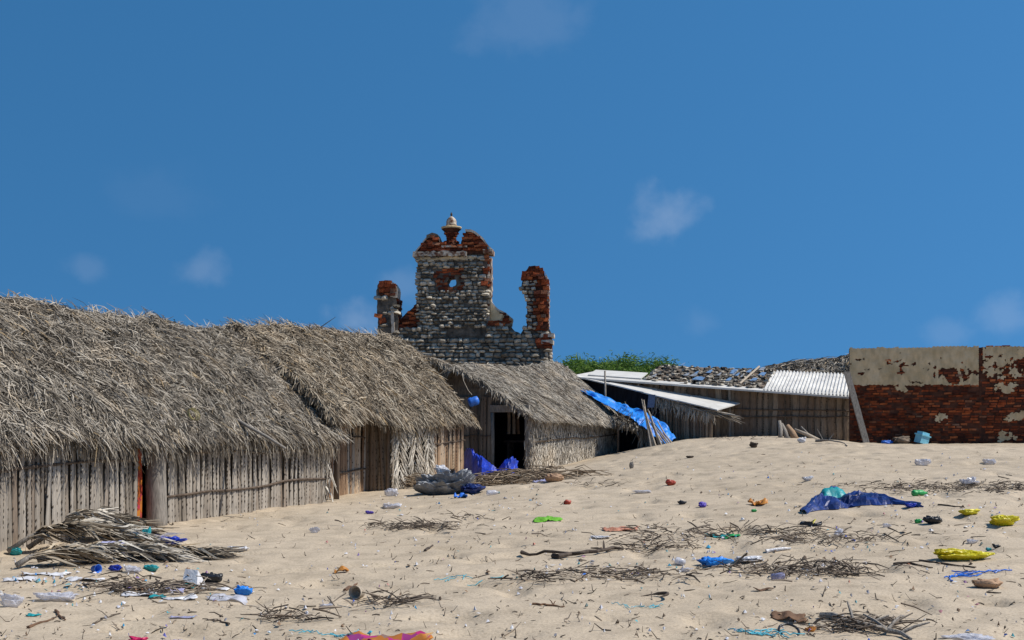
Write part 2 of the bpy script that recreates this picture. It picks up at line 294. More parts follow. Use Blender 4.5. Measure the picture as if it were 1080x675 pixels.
# ------------------------------------------------------------------ sand
ctrl = []   # (X, Y, Z)
def cp(px, py, Y): p = px3(px, py, Y); ctrl.append((p.x, p.y, p.z))
for a in [(0, 580, 15.4), (145, 553, 19.0), (340, 529, 24.6), (410, 518, 27.8), (490, 501, 32.6), (556, 497, 34), (605, 487, 36.4), (650, 478, 39), (690, 469, 38.5),
          (715, 465.5, 37), (750, 462.5, 36.3), (822, 460.5, 35.4), (870, 464, 36), (905, 467, 36), (1080, 467, 34.6), (1250, 467, 33.5)]: cp(*a)
for a in [(-10, 9, 0), (-5, 9, 0), (0, 9, 0), (4, 9, 0), (8, 9, .02), (-7, 12.5, -.02), (0, 14, .02), (5, 14, .16), (10, 14, .2), (-3, 19, .02), (1, 20, .14), (6, 20, .45), (12, 20, .5),
          (-1, 26, .12), (3, 27, .5), (8, 28, .82), (14, 28, .86), (0, 4, -.05), (-6, 3, -.05), (7, 3, 0), (0, -6, -.1), (-12, 15, 0), (-12, 24, .05), (-6, 33, .2), (-8, 42, .3), (-2, 42, .3), (2, 45, .5),
          (6, 43, .95), (12, 43, .95), (20, 36, .95), (20, 24, .7), (20, 12, .2), (-18, 20, 0)]: ctrl.append(a)
ctrl = np.array(ctrl, float)
_c = 1.6
_phi = lambda r: np.sqrt(r*r+_c*_c)
_A = _phi(np.linalg.norm(ctrl[:, None, :2]-ctrl[None, :, :2], axis=2)); _w = np.linalg.solve(_A+np.eye(len(ctrl))*-.02, ctrl[:, 2]-.35)
def H(x, y, rough=True):
    x = np.atleast_1d(np.asarray(x, float)); y = np.atleast_1d(np.asarray(y, float))
    z = np.full(x.shape, .35)
    r = np.hypot(x-1, y-24)
    for (cx, cy, _), w in zip(ctrl, _w): z = z+w*np.sqrt((x-cx)**2+(y-cy)**2+_c*_c)
    k = np.clip((r-24)/14, 0, 1); k = k*k*(3-2*k); z = z*(1-k)+.35*k
    if rough:
        f = np.clip(1.2-r/60, 0, 1)
        z = z+f*(fbm(x*.45, y*.45, 3)*.05+fbm(x*1.7, y*1.7, 9)*.028+fbm(x*4.5, y*4.5, 21, 2)*.014)
        # trodden hollows
        d = vnoise(x*2.6+5, y*2.6, 77); z = z-f*np.clip(d-.66, 0, 1)*.26+f*fbm(x*9, y*9, 55, 2)*.009
    return z
LX, LY, LD = -16.0, 5.5, .07       # a fine lookup of the sand height
_lx = np.arange(LX, 20, LD); _ly = np.arange(LY, 52, LD); _lg = np.meshgrid(_lx, _ly); LZ = H(_lg[0].ravel(), _lg[1].ravel()).reshape(_lg[0].shape)
LZL = LZ.tolist(); LNX, LNY = len(_lx), len(_ly)
def h1(x, y):
    fx = (x-LX)/LD; fy = (y-LY)/LD; i = int(fx); j = int(fy)
    if not (0 <= fx < LNX-1 and 0 <= fy < LNY-1): return float(H(x, y)[0])
    fx -= i; fy -= j; a = LZL[j]; b = LZL[j+1]
    return (a[i]*(1-fx)+a[i+1]*fx)*(1-fy)+(b[i]*(1-fx)+b[i+1]*fx)*fy
def ground(px, py):       # where the ray through a photo pixel meets the sand
    kx = (px-CX)/FPX; kz = (HY-py)/FPX; Y = 6.5
    while Y < 48:
        if EYE+kz*Y < h1(kx*Y, Y): break
        Y += .12
    lo_, hi_ = Y-.12, Y
    for _ in range(7):
        m_ = (lo_+hi_)/2
        if EYE+kz*m_ < h1(kx*m_, m_): hi_ = m_
        else: lo_ = m_
    return Vector((kx*hi_, hi_, h1(kx*hi_, hi_)))
def axis_pts(lo, hi, fine, far, grow=1.35):
    a = list(np.arange(lo, hi+1e-6, fine)); s = fine; v = hi; right = []
    while v < far: s *= grow; v += s; right.append(v)
    s = fine; v = lo; left = []
    while v > -far: s *= grow; v -= s; left.append(v)
    return np.array(left[::-1]+a+right)
gx = axis_pts(-9, 15, .075, 900); gy = axis_pts(7, 40, .085, 1200)
GX, GY = np.meshgrid(gx, gy); GZ = H(GX.ravel(), GY.ravel()).reshape(GX.shape)
nx, ny = len(gx), len(gy)
gv = np.stack([GX, GY, GZ], 2).reshape(-1, 3); ii = (np.arange(ny-1)[:, None]*nx+np.arange(nx-1)[None, :]).ravel()
gf = np.stack([ii, ii+1, ii+1+nx, ii+nx], 1)
me = bpy.data.meshes.new('sand_ground'); me.from_pydata(gv.tolist(), [], gf.tolist()); me.materials.append(M['sand'])
me.polygons.foreach_set('use_smooth', [True]*len(gf)); me.update()
tag(link('sand_ground', me), 'pale beach sand rising to the right', None, None, 'structure')

# ------------------------------------------------------------------ hut building kit
def slat_mesh(name, mats, w=.092, h=1.0, t=.022, teeth=True, seed=0, seg=4):
    r = random.Random(seed); m = MB(); prof = [(-.5, 0), (-.32, -.55), (0, -1.0), (.32, -.55), (.5, 0), (.3, .5), (-.3, .5)]
    n = len(prof); vv = []; bend = [r.uniform(-.012, .012) for _ in range(seg+1)]
    cent = []
    for i in range(seg+1):
        f = i/seg; ww = w*(1.06-.16*f)*(1+r.uniform(-.05, .05)); cent.append((bend[i], ww))
        vv += [(bend[i]+a*ww, b*t, f*h) for a, b in prof]
    ff = [(i*n+k, i*n+(k+1) % n, (i+1)*n+(k+1) % n, (i+1)*n+k) for i in range(seg) for k in range(n)]
    ff += [tuple(range(n-1, -1, -1)), tuple(seg*n+k for k in range(n))]
    m.add(vv, ff)
    dens = r.choice((.25, .5, .7, .85))
    if teeth:
        for sgn in (-1, 1):
            z = r.uniform(.02, .06)
            while z < h-.03:
                if r.random() < dens:
                    f = z/h*seg; i = min(int(f), seg-1); u = f-i; cx = cent[i][0]*(1-u)+cent[i+1][0]*u; ww = cent[i][1]*(1-u)+cent[i+1][1]*u
                    x0 = cx+sgn*ww*.40; x1 = cx+sgn*(ww*.5+r.uniform(.006, .014)); hh = r.uniform(.008, .017)
                    m.add([(x0, -t*.62, z-hh), (x1, -t*.3, z), (x0, -t*.62, z+hh), (x0, t*.1, z)], [(0, 1, 2), (0, 3, 1), (2, 1, 3)], 1)
                z += r.uniform(.034, .06)
    return m.mesh(name, mats)
SLAT = [slat_mesh('slat', [M['slat'], M['teeth']], seed=i) for i in range(9)]
SLATB = [slat_mesh('slat', [M['slat_brown'], M['teeth']], seed=20+i) for i in range(6)]
SLATD = [slat_mesh('slat', [M['slat_dark'], M['teeth']], teeth=(i % 2 == 0), seed=40+i) for i in range(6)]

def slat_row(parent, A, B, z_lo, z_hi, meshes, pitch=.098, face=None, jit=.03, scale_w=1.0, skip=None, lean=.032):
    """a row of stems from A to B (xy); z_lo, z_hi functions of the fraction along"""
    A = Vector((A[0], A[1], 0)); B = Vector((B[0], B[1], 0)); d = (B-A); L = d.length; d.normalize()
    ang = math.atan2(d.y, d.x); n = max(1, int(L/pitch)); out = []
    for i in range(n):
        f = (i+.5)/n
        if skip and skip(f): continue
        p = A+d*(f*L+R.uniform(-.006, .006)); nv = Vector((d.y, -d.x, 0)); p += nv*R.uniform(0, jit)
        o = link('slat', R.choice(meshes), parent); zl = z_lo(f)+R.uniform(-.06, -.02); zh = z_hi(f)+R.uniform(-.03, .03)
        if parent.type == 'EMPTY': pass
        o.location = (p.x, p.y, zl); o.rotation_euler = (R.gauss(0, .012), R.gauss(0, lean), ang+R.uniform(-.12, .12)); o.scale = (scale_w*pitch/.098*R.uniform(.75, 1.3), 1.0*R.uniform(.7, 1.6), zh-zl)
        out.append(o)
    return out
def panel(name, A, B, z_lo, z_hi, m, parent, thick=.03, back=.03, n=10):
    A = Vector((A[0], A[1], 0)); B = Vector((B[0], B[1], 0)); d = (B-A).normalized(); nv = Vector((-d.y, d.x, 0))
    mb = MB(); vv = []
    for i in range(n+1):
        f = i/n; p = A.lerp(B, f)+nv*back; q = p+nv*thick
        vv += [(p.x, p.y, z_lo(f)), (p.x, p.y, z_hi(f)), (q.x, q.y, z_lo(f)), (q.x, q.y, z_hi(f))]
    ff = []
    for i in range(n):
        a = i*4; b = a+4; ff += [(a, b, b+1, a+1), (a+2, a+3, b+3, b+2), (a+1, b+1, b+3, a+3), (a, a+2, b+2, b)]
    ff += [(0, 1, 3, 2), (n*4, n*4+2, n*4+3, n*4+1)]
    mb.add(vv, ff); return mb.build(name, m, parent)
def binder(parent, A, B, zf, r=.021, out=.045, name='binding_stick', m='stick', n=9, wob=.02):
    A = Vector((A[0], A[1], 0)); B = Vector((B[0], B[1], 0)); d = (B-A).normalized(); nv = Vector((d.y, -d.x, 0)); pts = []
    for i in range(n+1):
        f = i/n; p = A.lerp(B, f)+nv*(out+R.uniform(-.006, .012)); pts.append((p.x, p.y, zf(f)+R.uniform(-wob, wob)))
    return MB().tube(pts, [r*R.uniform(.75, 1.25) for _ in pts], 6).build(name, M[m], parent)

class Roof:
    """gable thatch over a hut frame: P0 origin on the wall line, U along the ridge, V to the hut's inside"""
    def __init__(s, P0, U, u0, u1, v_e, v_r, v_b, z_e, z_r, z_b, seed=1, sag=.05, lump=.05, bulge=.10):
        s.P0 = np.array([P0[0], P0[1], 0.0]); U = Vector((U[0], U[1], 0)).normalized(); s.U = np.array(U); s.V = np.array([-U.y, U.x, 0.0])
        s.u0, s.u1, s.v_e, s.v_r, s.v_b, s.z_e, s.z_r, s.z_b, s.seed, s.sag, s.lump, s.bulge = u0, u1, v_e, v_r, v_b, z_e, z_r, z_b, seed, sag, lump, bulge
    def at(s, u, t, side=0):    # t 0 ridge .. 1 eave; side 0 = the slope in view, 1 = the far slope
        u = np.asarray(u, float); t = np.asarray(t, float)
        ve = s.v_e if side == 0 else s.v_b; ze = (s.z_e if side == 0 else s.z_b)
        ze = ze(u) if callable(ze) else ze; zr = s.z_r(u) if callable(s.z_r) else s.z_r
        v = s.v_r+(ve-s.v_r)*t; b = s.bulge*np.sin(np.pi*np.clip(t, 0, 1))
        z = zr+(ze-zr)*t+b+s.lump*fbm(u*1.1+side*9, t*2.5, s.seed)+s.lump*.5*fbm(u*3.3, t*6+side*5, s.seed+5)
        return s.P0+np.multiply.outer(u, s.U)+np.multiply.outer(v, s.V)+np.stack([np.zeros_like(u), np.zeros_like(u), z], -1)
    def slab(s, parent, m, th=.14):
        nu = max(8, int((s.u1-s.u0)/.3)); us = np.linspace(s.u0, s.u1, nu+1); prof = [(1-i/8, 0) for i in range(9)]+[((i+1)/8, 1) for i in range(8)]
        rows = np.stack([s.at(us, np.full_like(us, t), side) for t, side in prof], 1); k = len(prof)
        top = rows.copy(); top[:, :, 2] -= .03; bot = rows.copy(); bot[:, :, 2] -= th; mb = MB()
        V = np.concatenate([top.reshape(-1, 3), bot.reshape(-1, 3)]); o = (nu+1)*k; F = []
        for i in range(nu):
            for j in range(k-1):
                a = i*k+j; F.append((a, a+k, a+k+1, a+1)); F.append((o+a, o+a+1, o+a+k+1, o+a+k))
        for i in range(nu):
            for j in (0, k-1): a = i*k+j; F.append((a, a+k, o+a+k, o+a))
        for j in range(k-1):
            for i in (0, nu): a = i*k+j; F.append((a, a+1, o+a+1, o+a))
        mb.add(V.tolist(), F); return mb.build('roof', m, parent)
    def frame(s, u, t, side=0):
        e = 1e-2; p = s.at(u, t, side); du = s.at(u+e, t, side)-p; dt = s.at(u, t+e, side)-p
        du /= np.linalg.norm(du, axis=-1, keepdims=True); dt /= np.linalg.norm(dt, axis=-1, keepdims=True); n = np.cross(du, dt); n *= np.sign(n[:, 2:3]+1e-9); return p, du, dt, n
    def thatch(s, parent, m, k, L=(.25, .7), W=(.012, .028), bias=.35, jit=.55, fringe=60, fr_len=(.15, .5), lift=.05, side=0, gable=0, ridge=40, gable_ends=(0, 1), tmax=1.0, part='thatch'):
        mb = MB(); u = NR.uniform(s.u0, s.u1, k); t = NR.uniform(0, tmax, k)
        p, du, dt, n = s.frame(u, t, side)
        a = (bias*(1-t)+NR.normal(0, jit, k)*(1.25-.6*t)+.9*fbm(u*1.6, t*4, s.seed+40))[:, None]
        d = dt*np.cos(a)+du*np.sin(a)
        mb.strips(*strip_arrays(p+n*NR.uniform(-.01, .035, k)[:, None], d, n, NR.uniform(*L, k), NR.uniform(*W, k), lift, .04))
        ln = s.u1-s.u0; k2 = int(ln*fringe)
        if k2:
            u = NR.uniform(s.u0, s.u1, k2); t = NR.uniform(.90, 1.0, k2); p, du, dt, n = s.frame(u, t, side)
            # tufts hang unevenly
            tu = .55+.9*vnoise(u*2.3, u*0, s.seed+3)*vnoise(u*7, u*0, s.seed+8)+.2
            d = dt*NR.uniform(.05, .6, k2)[:, None]+np.array([[0, 0, -1.0]])*NR.uniform(.5, 1.1, k2)[:, None]+du*NR.normal(0, .33, k2)[:, None]
            mb.strips(*strip_arrays(p-n*NR.uniform(0, .1, k2)[:, None], d, n, NR.uniform(*fr_len, k2)*tu, NR.uniform(*W, k2), lift, .1))
        if gable:
            for e in gable_ends:
                k3 = int(gable); u = np.full(k3, s.u0 if e == 0 else s.u1)+NR.uniform(-.04, .04, k3); t = NR.uniform(0, 1, k3); p, du, dt, n = s.frame(u, t, side)
                d = dt*NR.uniform(-.1, .7, k3)[:, None]+np.array([[0, 0, -1.0]])*NR.uniform(.2, 1, k3)[:, None]+du*(-1 if e == 0 else 1)*NR.uniform(-.1, .7, k3)[:, None]
                mb.strips(*strip_arrays(p-n*NR.uniform(-.02, .08, k3)[:, None], d, n, NR.uniform(.06, .24, k3), NR.uniform(*W, k3), lift, .1))
        k4 = int(ln*ridge)
        if k4 and side == 0:
            u = NR.uniform(s.u0, s.u1, k4); p, du, dt, n = s.frame(u, NR.uniform(0, .04, k4), side)
            d = du*NR.choice([-1, 1], k4)[:, None]*NR.uniform(.4, 1, k4)[:, None]+dt*NR.normal(0, .5, k4)[:, None]+np.array([[0, 0, 1.0]])*NR.uniform(-.25, .10, k4)[:, None]
            mb.strips(*strip_arrays(p, d, n, NR.uniform(.12, .4, k4), NR.uniform(*W, k4), lift, .12))
        o = mb.build(part, m, parent); o['kind'] = 'stuff'; return o
def on_line(P0, U, px):   # distance along a ground line at a photo column
    k = (px-CX)/FPX; return (k*P0[1]-P0[0])/(U[0]-k*U[1])

# ------------------------------------------------------------------ long hut on the left
P0 = (-6.4, 15.4); UL = math.hypot(.28, .96); U1 = (.28/UL, .96/UL); V1 = (-U1[1], U1[0])
def W1(u, v=0.0): return (P0[0]+U1[0]*u+V1[0]*v, P0[1]+U1[1]*u+V1[1]*v)
ug0, ug1, ue1 = on_line(P0, U1, 143), on_line(P0, U1, 172), on_line(P0, U1, 344)
hut = thing('palm_thatch_hut', (*W1(2, 2), h1(*W1(2, 2))), 'long low hut with shaggy grey palm thatch and stem walls, filling the left edge', 'hut')
zr1 = lambda u: 3.44+.13*np.exp(-((np.asarray(u)-1.2)/1.15)**2)+.03*np.sin(np.asarray(u)*2.1)
ze1 = lambda u: 1.39+.05*np.sin(np.asarray(u)*1.3+.5)+.10*np.exp(-((np.asarray(u)-3.5)/.35)**2)
rf1 = Roof(P0, U1, -5, ue1+.05, -.28, 2.0, 4.35, ze1, zr1, 1.35, seed=3, lump=.12, bulge=.13)
r_o = rf1.slab(hut, M['underthatch'])
rf1.thatch(r_o, M['thatch'], 62000, L=(.10, .42), W=(.007, .019), fringe=420, gable=350, gable_ends=(1,), ridge=60, fr_len=(.10, .50), jit=.95, bias=.6, lift=.03)
rf1.thatch(r_o, M['thatch'], 4000, fringe=20, side=1, part='rear_thatch')
g_lo = lambda A, B, off=-.08: (lambda f: h1(A[0]+(B[0]-A[0])*f, A[1]+(B[1]-A[1])*f)+off)
def wall_run(hut_o, ua, ub, v, zh, meshes, pitch=.098, Wf=W1, name='wall', m='mat_dark', binders=(), jit=.02, rough_top=True):
    A = Wf(ua, v); B = Wf(ub, v); lo = g_lo(A, B)
    w = panel(name, A, B, lambda f: lo(f)-.1, zh, M[m], hut_o)
    slat_row(w, A, B, lo, zh, meshes, pitch, jit=jit)
    for zf in binders: binder(w, A, B, zf)
    return w
zt = lambda f: 1.62
w_a = wall_run(hut, -5, ug0, 0, zt, SLAT, .088, binders=(lambda f: 1.02+.05*math.sin(f*9),))
w_b = wall_run(hut, ug1, ue1, 0, zt, SLAT, .105, binders=(lambda f: .43+.16*f*.5+.03*math.sin(f*11), lambda f: 1.09+.03*math.sin(f*8)))
panel('rear_wall', W1(ue1, 4.0), W1(-5, 4.0), lambda f: -.2, lambda f: 1.5, M['mat_dark'], hut)
def gable(name, Wf, u, v0, v1, vr, z_e, z_r, m, parent, zb=-.2, th=.03, n=12, off=.12, hole=None):
    mb = MB(); vv = []
    for i in range(n+1):
        v = v0+(v1-v0)*i/n; f = (v-v0)/(vr-v0) if v < vr else (v1-v)/(v1-vr); zt_ = z_e+(z_r-z_e)*f-off
        for du in (0, th):
            p = Wf(u+du, v); vv += [(*p, zb), (*p, zt_)]
    ff = []
    for i in range(n):
        a = i*4; b = a+4; ff += [(a, a+1, b+1, b), (a+2, b+2, b+3, a+3), (a+1, a+3, b+3, b+1)]
    ff += [(0, 2, 3, 1), (n*4, n*4+1, n*4+3, n*4+2)]
    return mb.add(vv, ff).build(name, m, parent)
gable('gable_wall', W1, ue1-.06, .06, 4.0, 2.0, 1.6, 3.4, M['mat_dark'], hut)
gable('gable_wall', W1, -4.9, .06, 4.0, 2.0, 1.6, 3.4, M['mat_dark'], hut)
# doorway: cloth curtain, trunk post, stick lintel
cu = W1(ug0+.02, .02); cv = W1(ug0+.30, .10); mb = MB(); vv = []; ff = []
for i in range(9):
    for j in range(11):
        f = i/8; p = (cu[0]+(cv[0]-cu[0])*f, cu[1]+(cv[1]-cu[1])*f); wv = .03*math.sin(i*1.9+j*.25)
        vv.append((p[0]+U1[1]*wv, p[1]-U1[0]*wv, h1(*p)+.04+(1.66-.04)*j/10))
for i in range(8):
    for j in range(10): a = i*11+j; ff.append((a, a+11, a+12, a+1))
cl = mb.add(vv, ff).build('door_curtain', M['floral'], None, True); sm_ = cl.modifiers.new('thickness', 'SOLIDIFY'); sm_.thickness = .008
tag(cl, 'red and orange floral cloth hanging in the narrow doorway of the long hut', 'curtain')
up = on_line(P0, U1, 163.5); pp = W1(up, -.02); gz = h1(*pp)
post = MB().tube([(pp[0]+.01*math.sin(i*1.3), pp[1], gz-.15+1.75*i/7) for i in range(8)], [.165, .162, .155, .16, .152, .15, .15, .148], 14).build('door_post', M['wood_grey'], hut, True)
binder(hut, W1(ug0-.15), W1(ug1+.2), lambda f: 1.60, r=.03, out=.0, name='lintel_stick')
# dark backing deep inside the doorway keeps the room closed
panel('inner_partition', W1(ug0-.4, 1.1), W1(ug1+.9, 1.1), lambda f: -.2, lambda f: 2.3, M['mat_dark'], hut)
# torn pale panel end, pole poking from the thatch and rope ring
we = W1(ue1-.1, -.05); mb = MB(); k = 60
pos = np.array([[we[0], we[1], 0]]*k)+np.stack([NR.uniform(-.08, .1, k), NR.uniform(-.05, .05, k), NR.uniform(.25, 1.25, k)], 1)
mb.strips(*strip_arrays(pos, np.stack([NR.normal(0, .2, k), NR.normal(0, .2, k), -np.ones(k)], 1), np.array([[1., -.3, 0]]*k), NR.uniform(.2, .45, k), NR.uniform(.02, .05, k), .03))
o = mb.build('torn_leaf_edge', M['thatch_pale'], hut); o['kind'] = 'stuff'
a = px3(262, 450, 20.75); b = px3(301, 473, 20.3); d_ = (b-a)
tag(MB().tube([a-d_*.5, a, a.lerp(b, .5)+Vector((0, 0, .012)), b], [.03, .03, .027, .022], 8).build('wooden_pole', M['wood_grey'], None, True), 'short grey pole sticking out of the long hut\'s thatch at the eave', 'pole')
rc = px3(203, 437, 19.5); mb = MB()
for q in range(3):
    mb.tube([rc+Vector((math.cos(t)*(.10+q*.008)*.8+.02*q, -.03-math.cos(t)*.03, math.sin(t)*(.075+q*.006)-math.cos(t)*.04)) for t in np.linspace(0, 2*math.pi, 17)], .006, 5)
tag(mb.build('rope_coil', M['rope_y'], None), 'small coil of yellow rope lying on the long hut\'s thatched eave', 'rope')

# ------------------------------------------------------------------ second hut
u2a, u2r, u2b = ue1-.28, on_line(P0, U1, 411), on_line(P0, U1, 489)
hut2 = thing('palm_thatch_hut', (*W1(13, 2), h1(*W1(13, 2))), 'thatched hut with a shaded recess and woven frond panel, next past the long hut', 'hut')
zr2 = lambda u: 3.60+(np.asarray(u)-8.6)*.03+.03*np.sin(np.asarray(u)*1.7)
ze2 = lambda u: 1.73+.03*np.sin(np.asarray(u)*1.9)+.10*np.exp(-((np.asarray(u)-11)/1.2)**2)-.08*np.exp(-((np.asarray(u)-13.2)/.5)**2)
rf2 = Roof(P0, U1, u2a, u2b+.12, -.24, 2.0, 4.3, ze2, zr2, 1.5, seed=13, lump=.11, bulge=.14)
r_o = rf2.slab(hut2, M['underthatch'], .2)
rf2.thatch(r_o, M['thatch_warm'], 40000, fringe=300, gable=1300, ridge=60, fr_len=(.10, .36), jit=1.1, L=(.12, .5), W=(.009, .024), lift=.035)
rf2.thatch(r_o, M['thatch_warm'], 2500, fringe=10, side=1, part='rear_thatch')
rec = .62
wall_run(hut2, ue1+.02, u2r-.02, rec, lambda f: 2.15, SLATB[2:]+SLAT[:2], .10, name='recess_wall', binders=(lambda f: .42+.12*f, lambda f: 1.25))
rw = panel('return_wall', W1(u2r, rec), W1(u2r, 0), lambda f: -.1, lambda f: 2.0, M['mat_dark'], hut2, back=.02)
slat_row(rw, W1(u2r, rec), W1(u2r, 0), lambda f: .0, lambda f: 2.0, SLATD, .10, jit=.01)
panel('return_wall', W1(ue1, 0), W1(ue1, rec), lambda f: -.1, lambda f: 2.0, M['mat_dark'], hut2)
MB().tube([(*W1(ue1+.55, .03), -.1), (*W1(ue1+.56, .02), 1.0), (*W1(ue1+.55, .02), 1.9)], [.06, .058, .055], 9).build('post', M['stick'], hut2, True)
um = on_line(P0, U1, 452)
zt2 = lambda f: 1.95
w2 = wall_run(hut2, um, u2b, 0, zt2, SLATB, .115, binders=(lambda f: 1.03+.10*f,))
A = W1(u2r, 0); B = W1(um, 0); w3 = panel('frond_panel', A, B, lambda f: -.1, zt2, M['mat_dark'], hut2)
mb = MB()
for (fc, wd) in ((.18, .95), (.58, .95), (.95, .5)):       # hanging fronds: leaflets folded down from a rib
    k = 420; s = NR.uniform(-1, 1, k); z = NR.uniform(.12, 1.95, k); base = np.array([A[0]+(B[0]-A[0])*fc, A[1]+(B[1]-A[1])*fc, 0.0])
    al = np.sign(s)[:, None]*np.array([[U1[0], U1[1], 0]])
    pos = base+np.stack([0*z, 0*z, z], 1)+al*(np.abs(s)*wd*.28)[:, None]+np.array([[U1[1], -U1[0], 0]])*(.03+NR.uniform(0, .05, k))[:, None]
    d = al*.75+np.array([[0, 0, -1.0]])*NR.uniform(.5, 1.2, k)[:, None]+np.array([[U1[1], -U1[0], 0]])*.05
    mb.strips(*strip_arrays(pos, d, np.array([[U1[1], -U1[0], 0.0]]*k), NR.uniform(.22, .5, k), NR.uniform(.018, .04, k), .02, twist=.3))
o = mb.build('woven_leaves', M['thatch_pale'], w3); o['kind'] = 'stuff'
MB().tube([(*W1(u2r+.02, -.06), -.05), (*W1(u2r, -.07), .9), (*W1(u2r+.02, -.06), 1.75)], .025, 7).build('corner_stick', M['wood_pale'], hut2)
gable('gable_wall', W1, u2b, .06, 4.0, 2.0, 1.8, 3.6, M['mat_dark'], hut2)
gable('gable_wall', W1, ue1+.05, rec+.05, 4.0, 2.0, 1.9, 3.5, M['mat_dark'], hut2)
panel('rear_wall', W1(u2b, 4.0), W1(ue1, 4.0), lambda f: -.1, lambda f: 1.6, M['mat_dark'], hut2)

# ------------------------------------------------------------------ third hut with the open door
P3 = (.46, 34.0); U3 = (.5, .866); V3 = (-.866, .5)
def W3(u, v=0.0): return (P3[0]+U3[0]*u+V3[0]*v, P3[1]+U3[1]*u+V3[1]*v)
hut3 = thing('palm_thatch_hut', (*W3(3, 2), h1(*W3(3, 2))), 'hut with smooth thatch, pale leaf-mat side wall and open dark doorway, below the ruin', 'hut')
L3 = 5.75
zr3 = lambda u: 3.22+.05*np.asarray(u)+.03*np.sin(np.asarray(u)*1.5)-.05*np.exp(-((np.asarray(u)-3)/1.2)**2)
ze3 = lambda u: 1.80-.03*np.asarray(u)
rf3 = Roof(P3, U3, -.42, L3+.15, -.22, 2.2, 4.4, ze3, zr3, 1.7, seed=31, lump=.035, bulge=.05)
r_o = rf3.slab(hut3, M['underthatch'], .15)
rf3.thatch(r_o, M['thatch_fine'], 32000, L=(.15, .5), W=(.008, .02), fringe=220, fr_len=(.06, .2), gable=260, ridge=40, jit=.4, bias=.1, lift=.03)
rf3.thatch(r_o, M['thatch_fine'], 3000, fringe=40, side=1, gable=120, gable_ends=(0,), part='rear_thatch')
for (uu, bend) in ((1.6, .25), (3.9, -.3)):      # weighting ropes over the thatch
    pts = [Vector(rf3.at(np.array([uu+bend*t]), np.array([t]))[0])+Vector((.0, -.02, .05)) for t in np.linspace(.05, .72, 9)]
    MB().tube(pts, .018, 6).build('roof_rope', M['stick'], r_o)
A = W3(0, 0); B = W3(L3, 0); lo3 = g_lo(A, B)
w = panel('side_wall', A, B, lambda f: lo3(f)-.1, lambda f: 1.86-.13*f, M['mat_dark'], hut3, n=16)
k = 5200; f_ = NR.uniform(0, 1, k); z = NR.uniform(.25, 1.78, k)
pos = np.stack([A[0]+(B[0]-A[0])*f_, A[1]+(B[1]-A[1])*f_, z], 1)+np.array([[U3[1], -U3[0], 0]])*(-.015+NR.uniform(0, .03, k))[:, None]
d = np.array([[0, 0, -1.0]])+np.array([[U3[0], U3[1], 0]])*(NR.normal(0, .35, k))[:, None]
mb = MB().strips(*strip_arrays(pos, d, np.array([[U3[1], -U3[0], 0.0]]*k), NR.uniform(.10, .3, k), NR.uniform(.015, .035, k), .02, twist=.22)); o = mb.build('leaf_matting', M['thatch_pale'], w); o['kind'] = 'stuff'
binder(w, W3(.25), B, lambda f: 1.05+.16*f+.03*math.sin(f*7), r=.02, out=.05)
# front: mat wall, gable infill, door frame
wf = panel('front_wall', W3(0, 3.9), W3(0, 1.12), lambda f: -.1, lambda f: 2.05+(1.0*f*.9 if f < .6 else .5), M['mat_dark'], hut3, back=.0)
slat_row(wf, W3(-.03, 3.8), W3(-.03, 1.2), lambda f: .1, lambda f: 2.3, SLATD, .13, jit=.01)
binder(wf, W3(-.06, 2.6), W3(-.06, 1.15), lambda f: 1.22, r=.014, out=.02)
mbg = MB()
pg = [(.0, 1.86+.22), (1.12, 2.60), (2.2, 3.10), (3.4, 2.6), (3.9, 2.2)]; vv = []
for v, zz in pg:
    for du in (0, .03): p = W3(.02+du, v); vv += [(*p, 2.08 if v < 3.9 else 2.0), (*p, zz)]
ff = []
for i in range(4): a = i*4; b = a+4; ff += [(a, a+1, b+1, b), (a+2, b+2, b+3, a+3)]
mbg.add(vv, ff).build('gable_infill', M['mat_dark'], hut3)
ax = Vector((V3[0], V3[1], 0)); ay = Vector((U3[0], U3[1], 0)); az = Vector((0, 0, 1))
c_ = W3(-.06, .56); MB().box((*c_, 1.97), ax*.62, ay*.04, az*.10).build('door_header', M['wood_grey'], hut3)
for v_, rr in ((.03, .06), (1.13, .05)):
    c_ = W3(-.06, v_); MB().tube([(*c_, 0), (c_[0]+.01, c_[1], 1.0), (*c_, 1.86)], rr, 9).build('door_post', M['wood_grey'], hut3, True)
# shaggy corner of leaf ends beside the door
k = 260; p0 = W3(-.02, -.06); pos = np.array([[p0[0], p0[1], 0]]*k)+np.stack([NR.normal(0, .07, k), NR.normal(-.03, .04, k), NR.uniform(.35, 1.75, k)], 1)
o = MB().strips(*strip_arrays(pos, np.stack([NR.normal(0, .25, k), NR.normal(-.1, .2, k), -np.ones(k)], 1), np.array([[0.3, -1., 0]]*k), NR.uniform(.12, .35, k), NR.uniform(.012, .03, k), .05)).build('corner_leaves', M['thatch_fine'], hut3); o['kind'] = 'stuff'
gable('rear_gable', W3, L3-.05, .06, 4.1, 2.2, 1.7, 3.3, M['mat_dark'], hut3)
panel('rear_wall', W3(L3, 4.1), W3(0, 4.1), lambda f: -.1, lambda f: 1.75, M['mat_dark'], hut3)
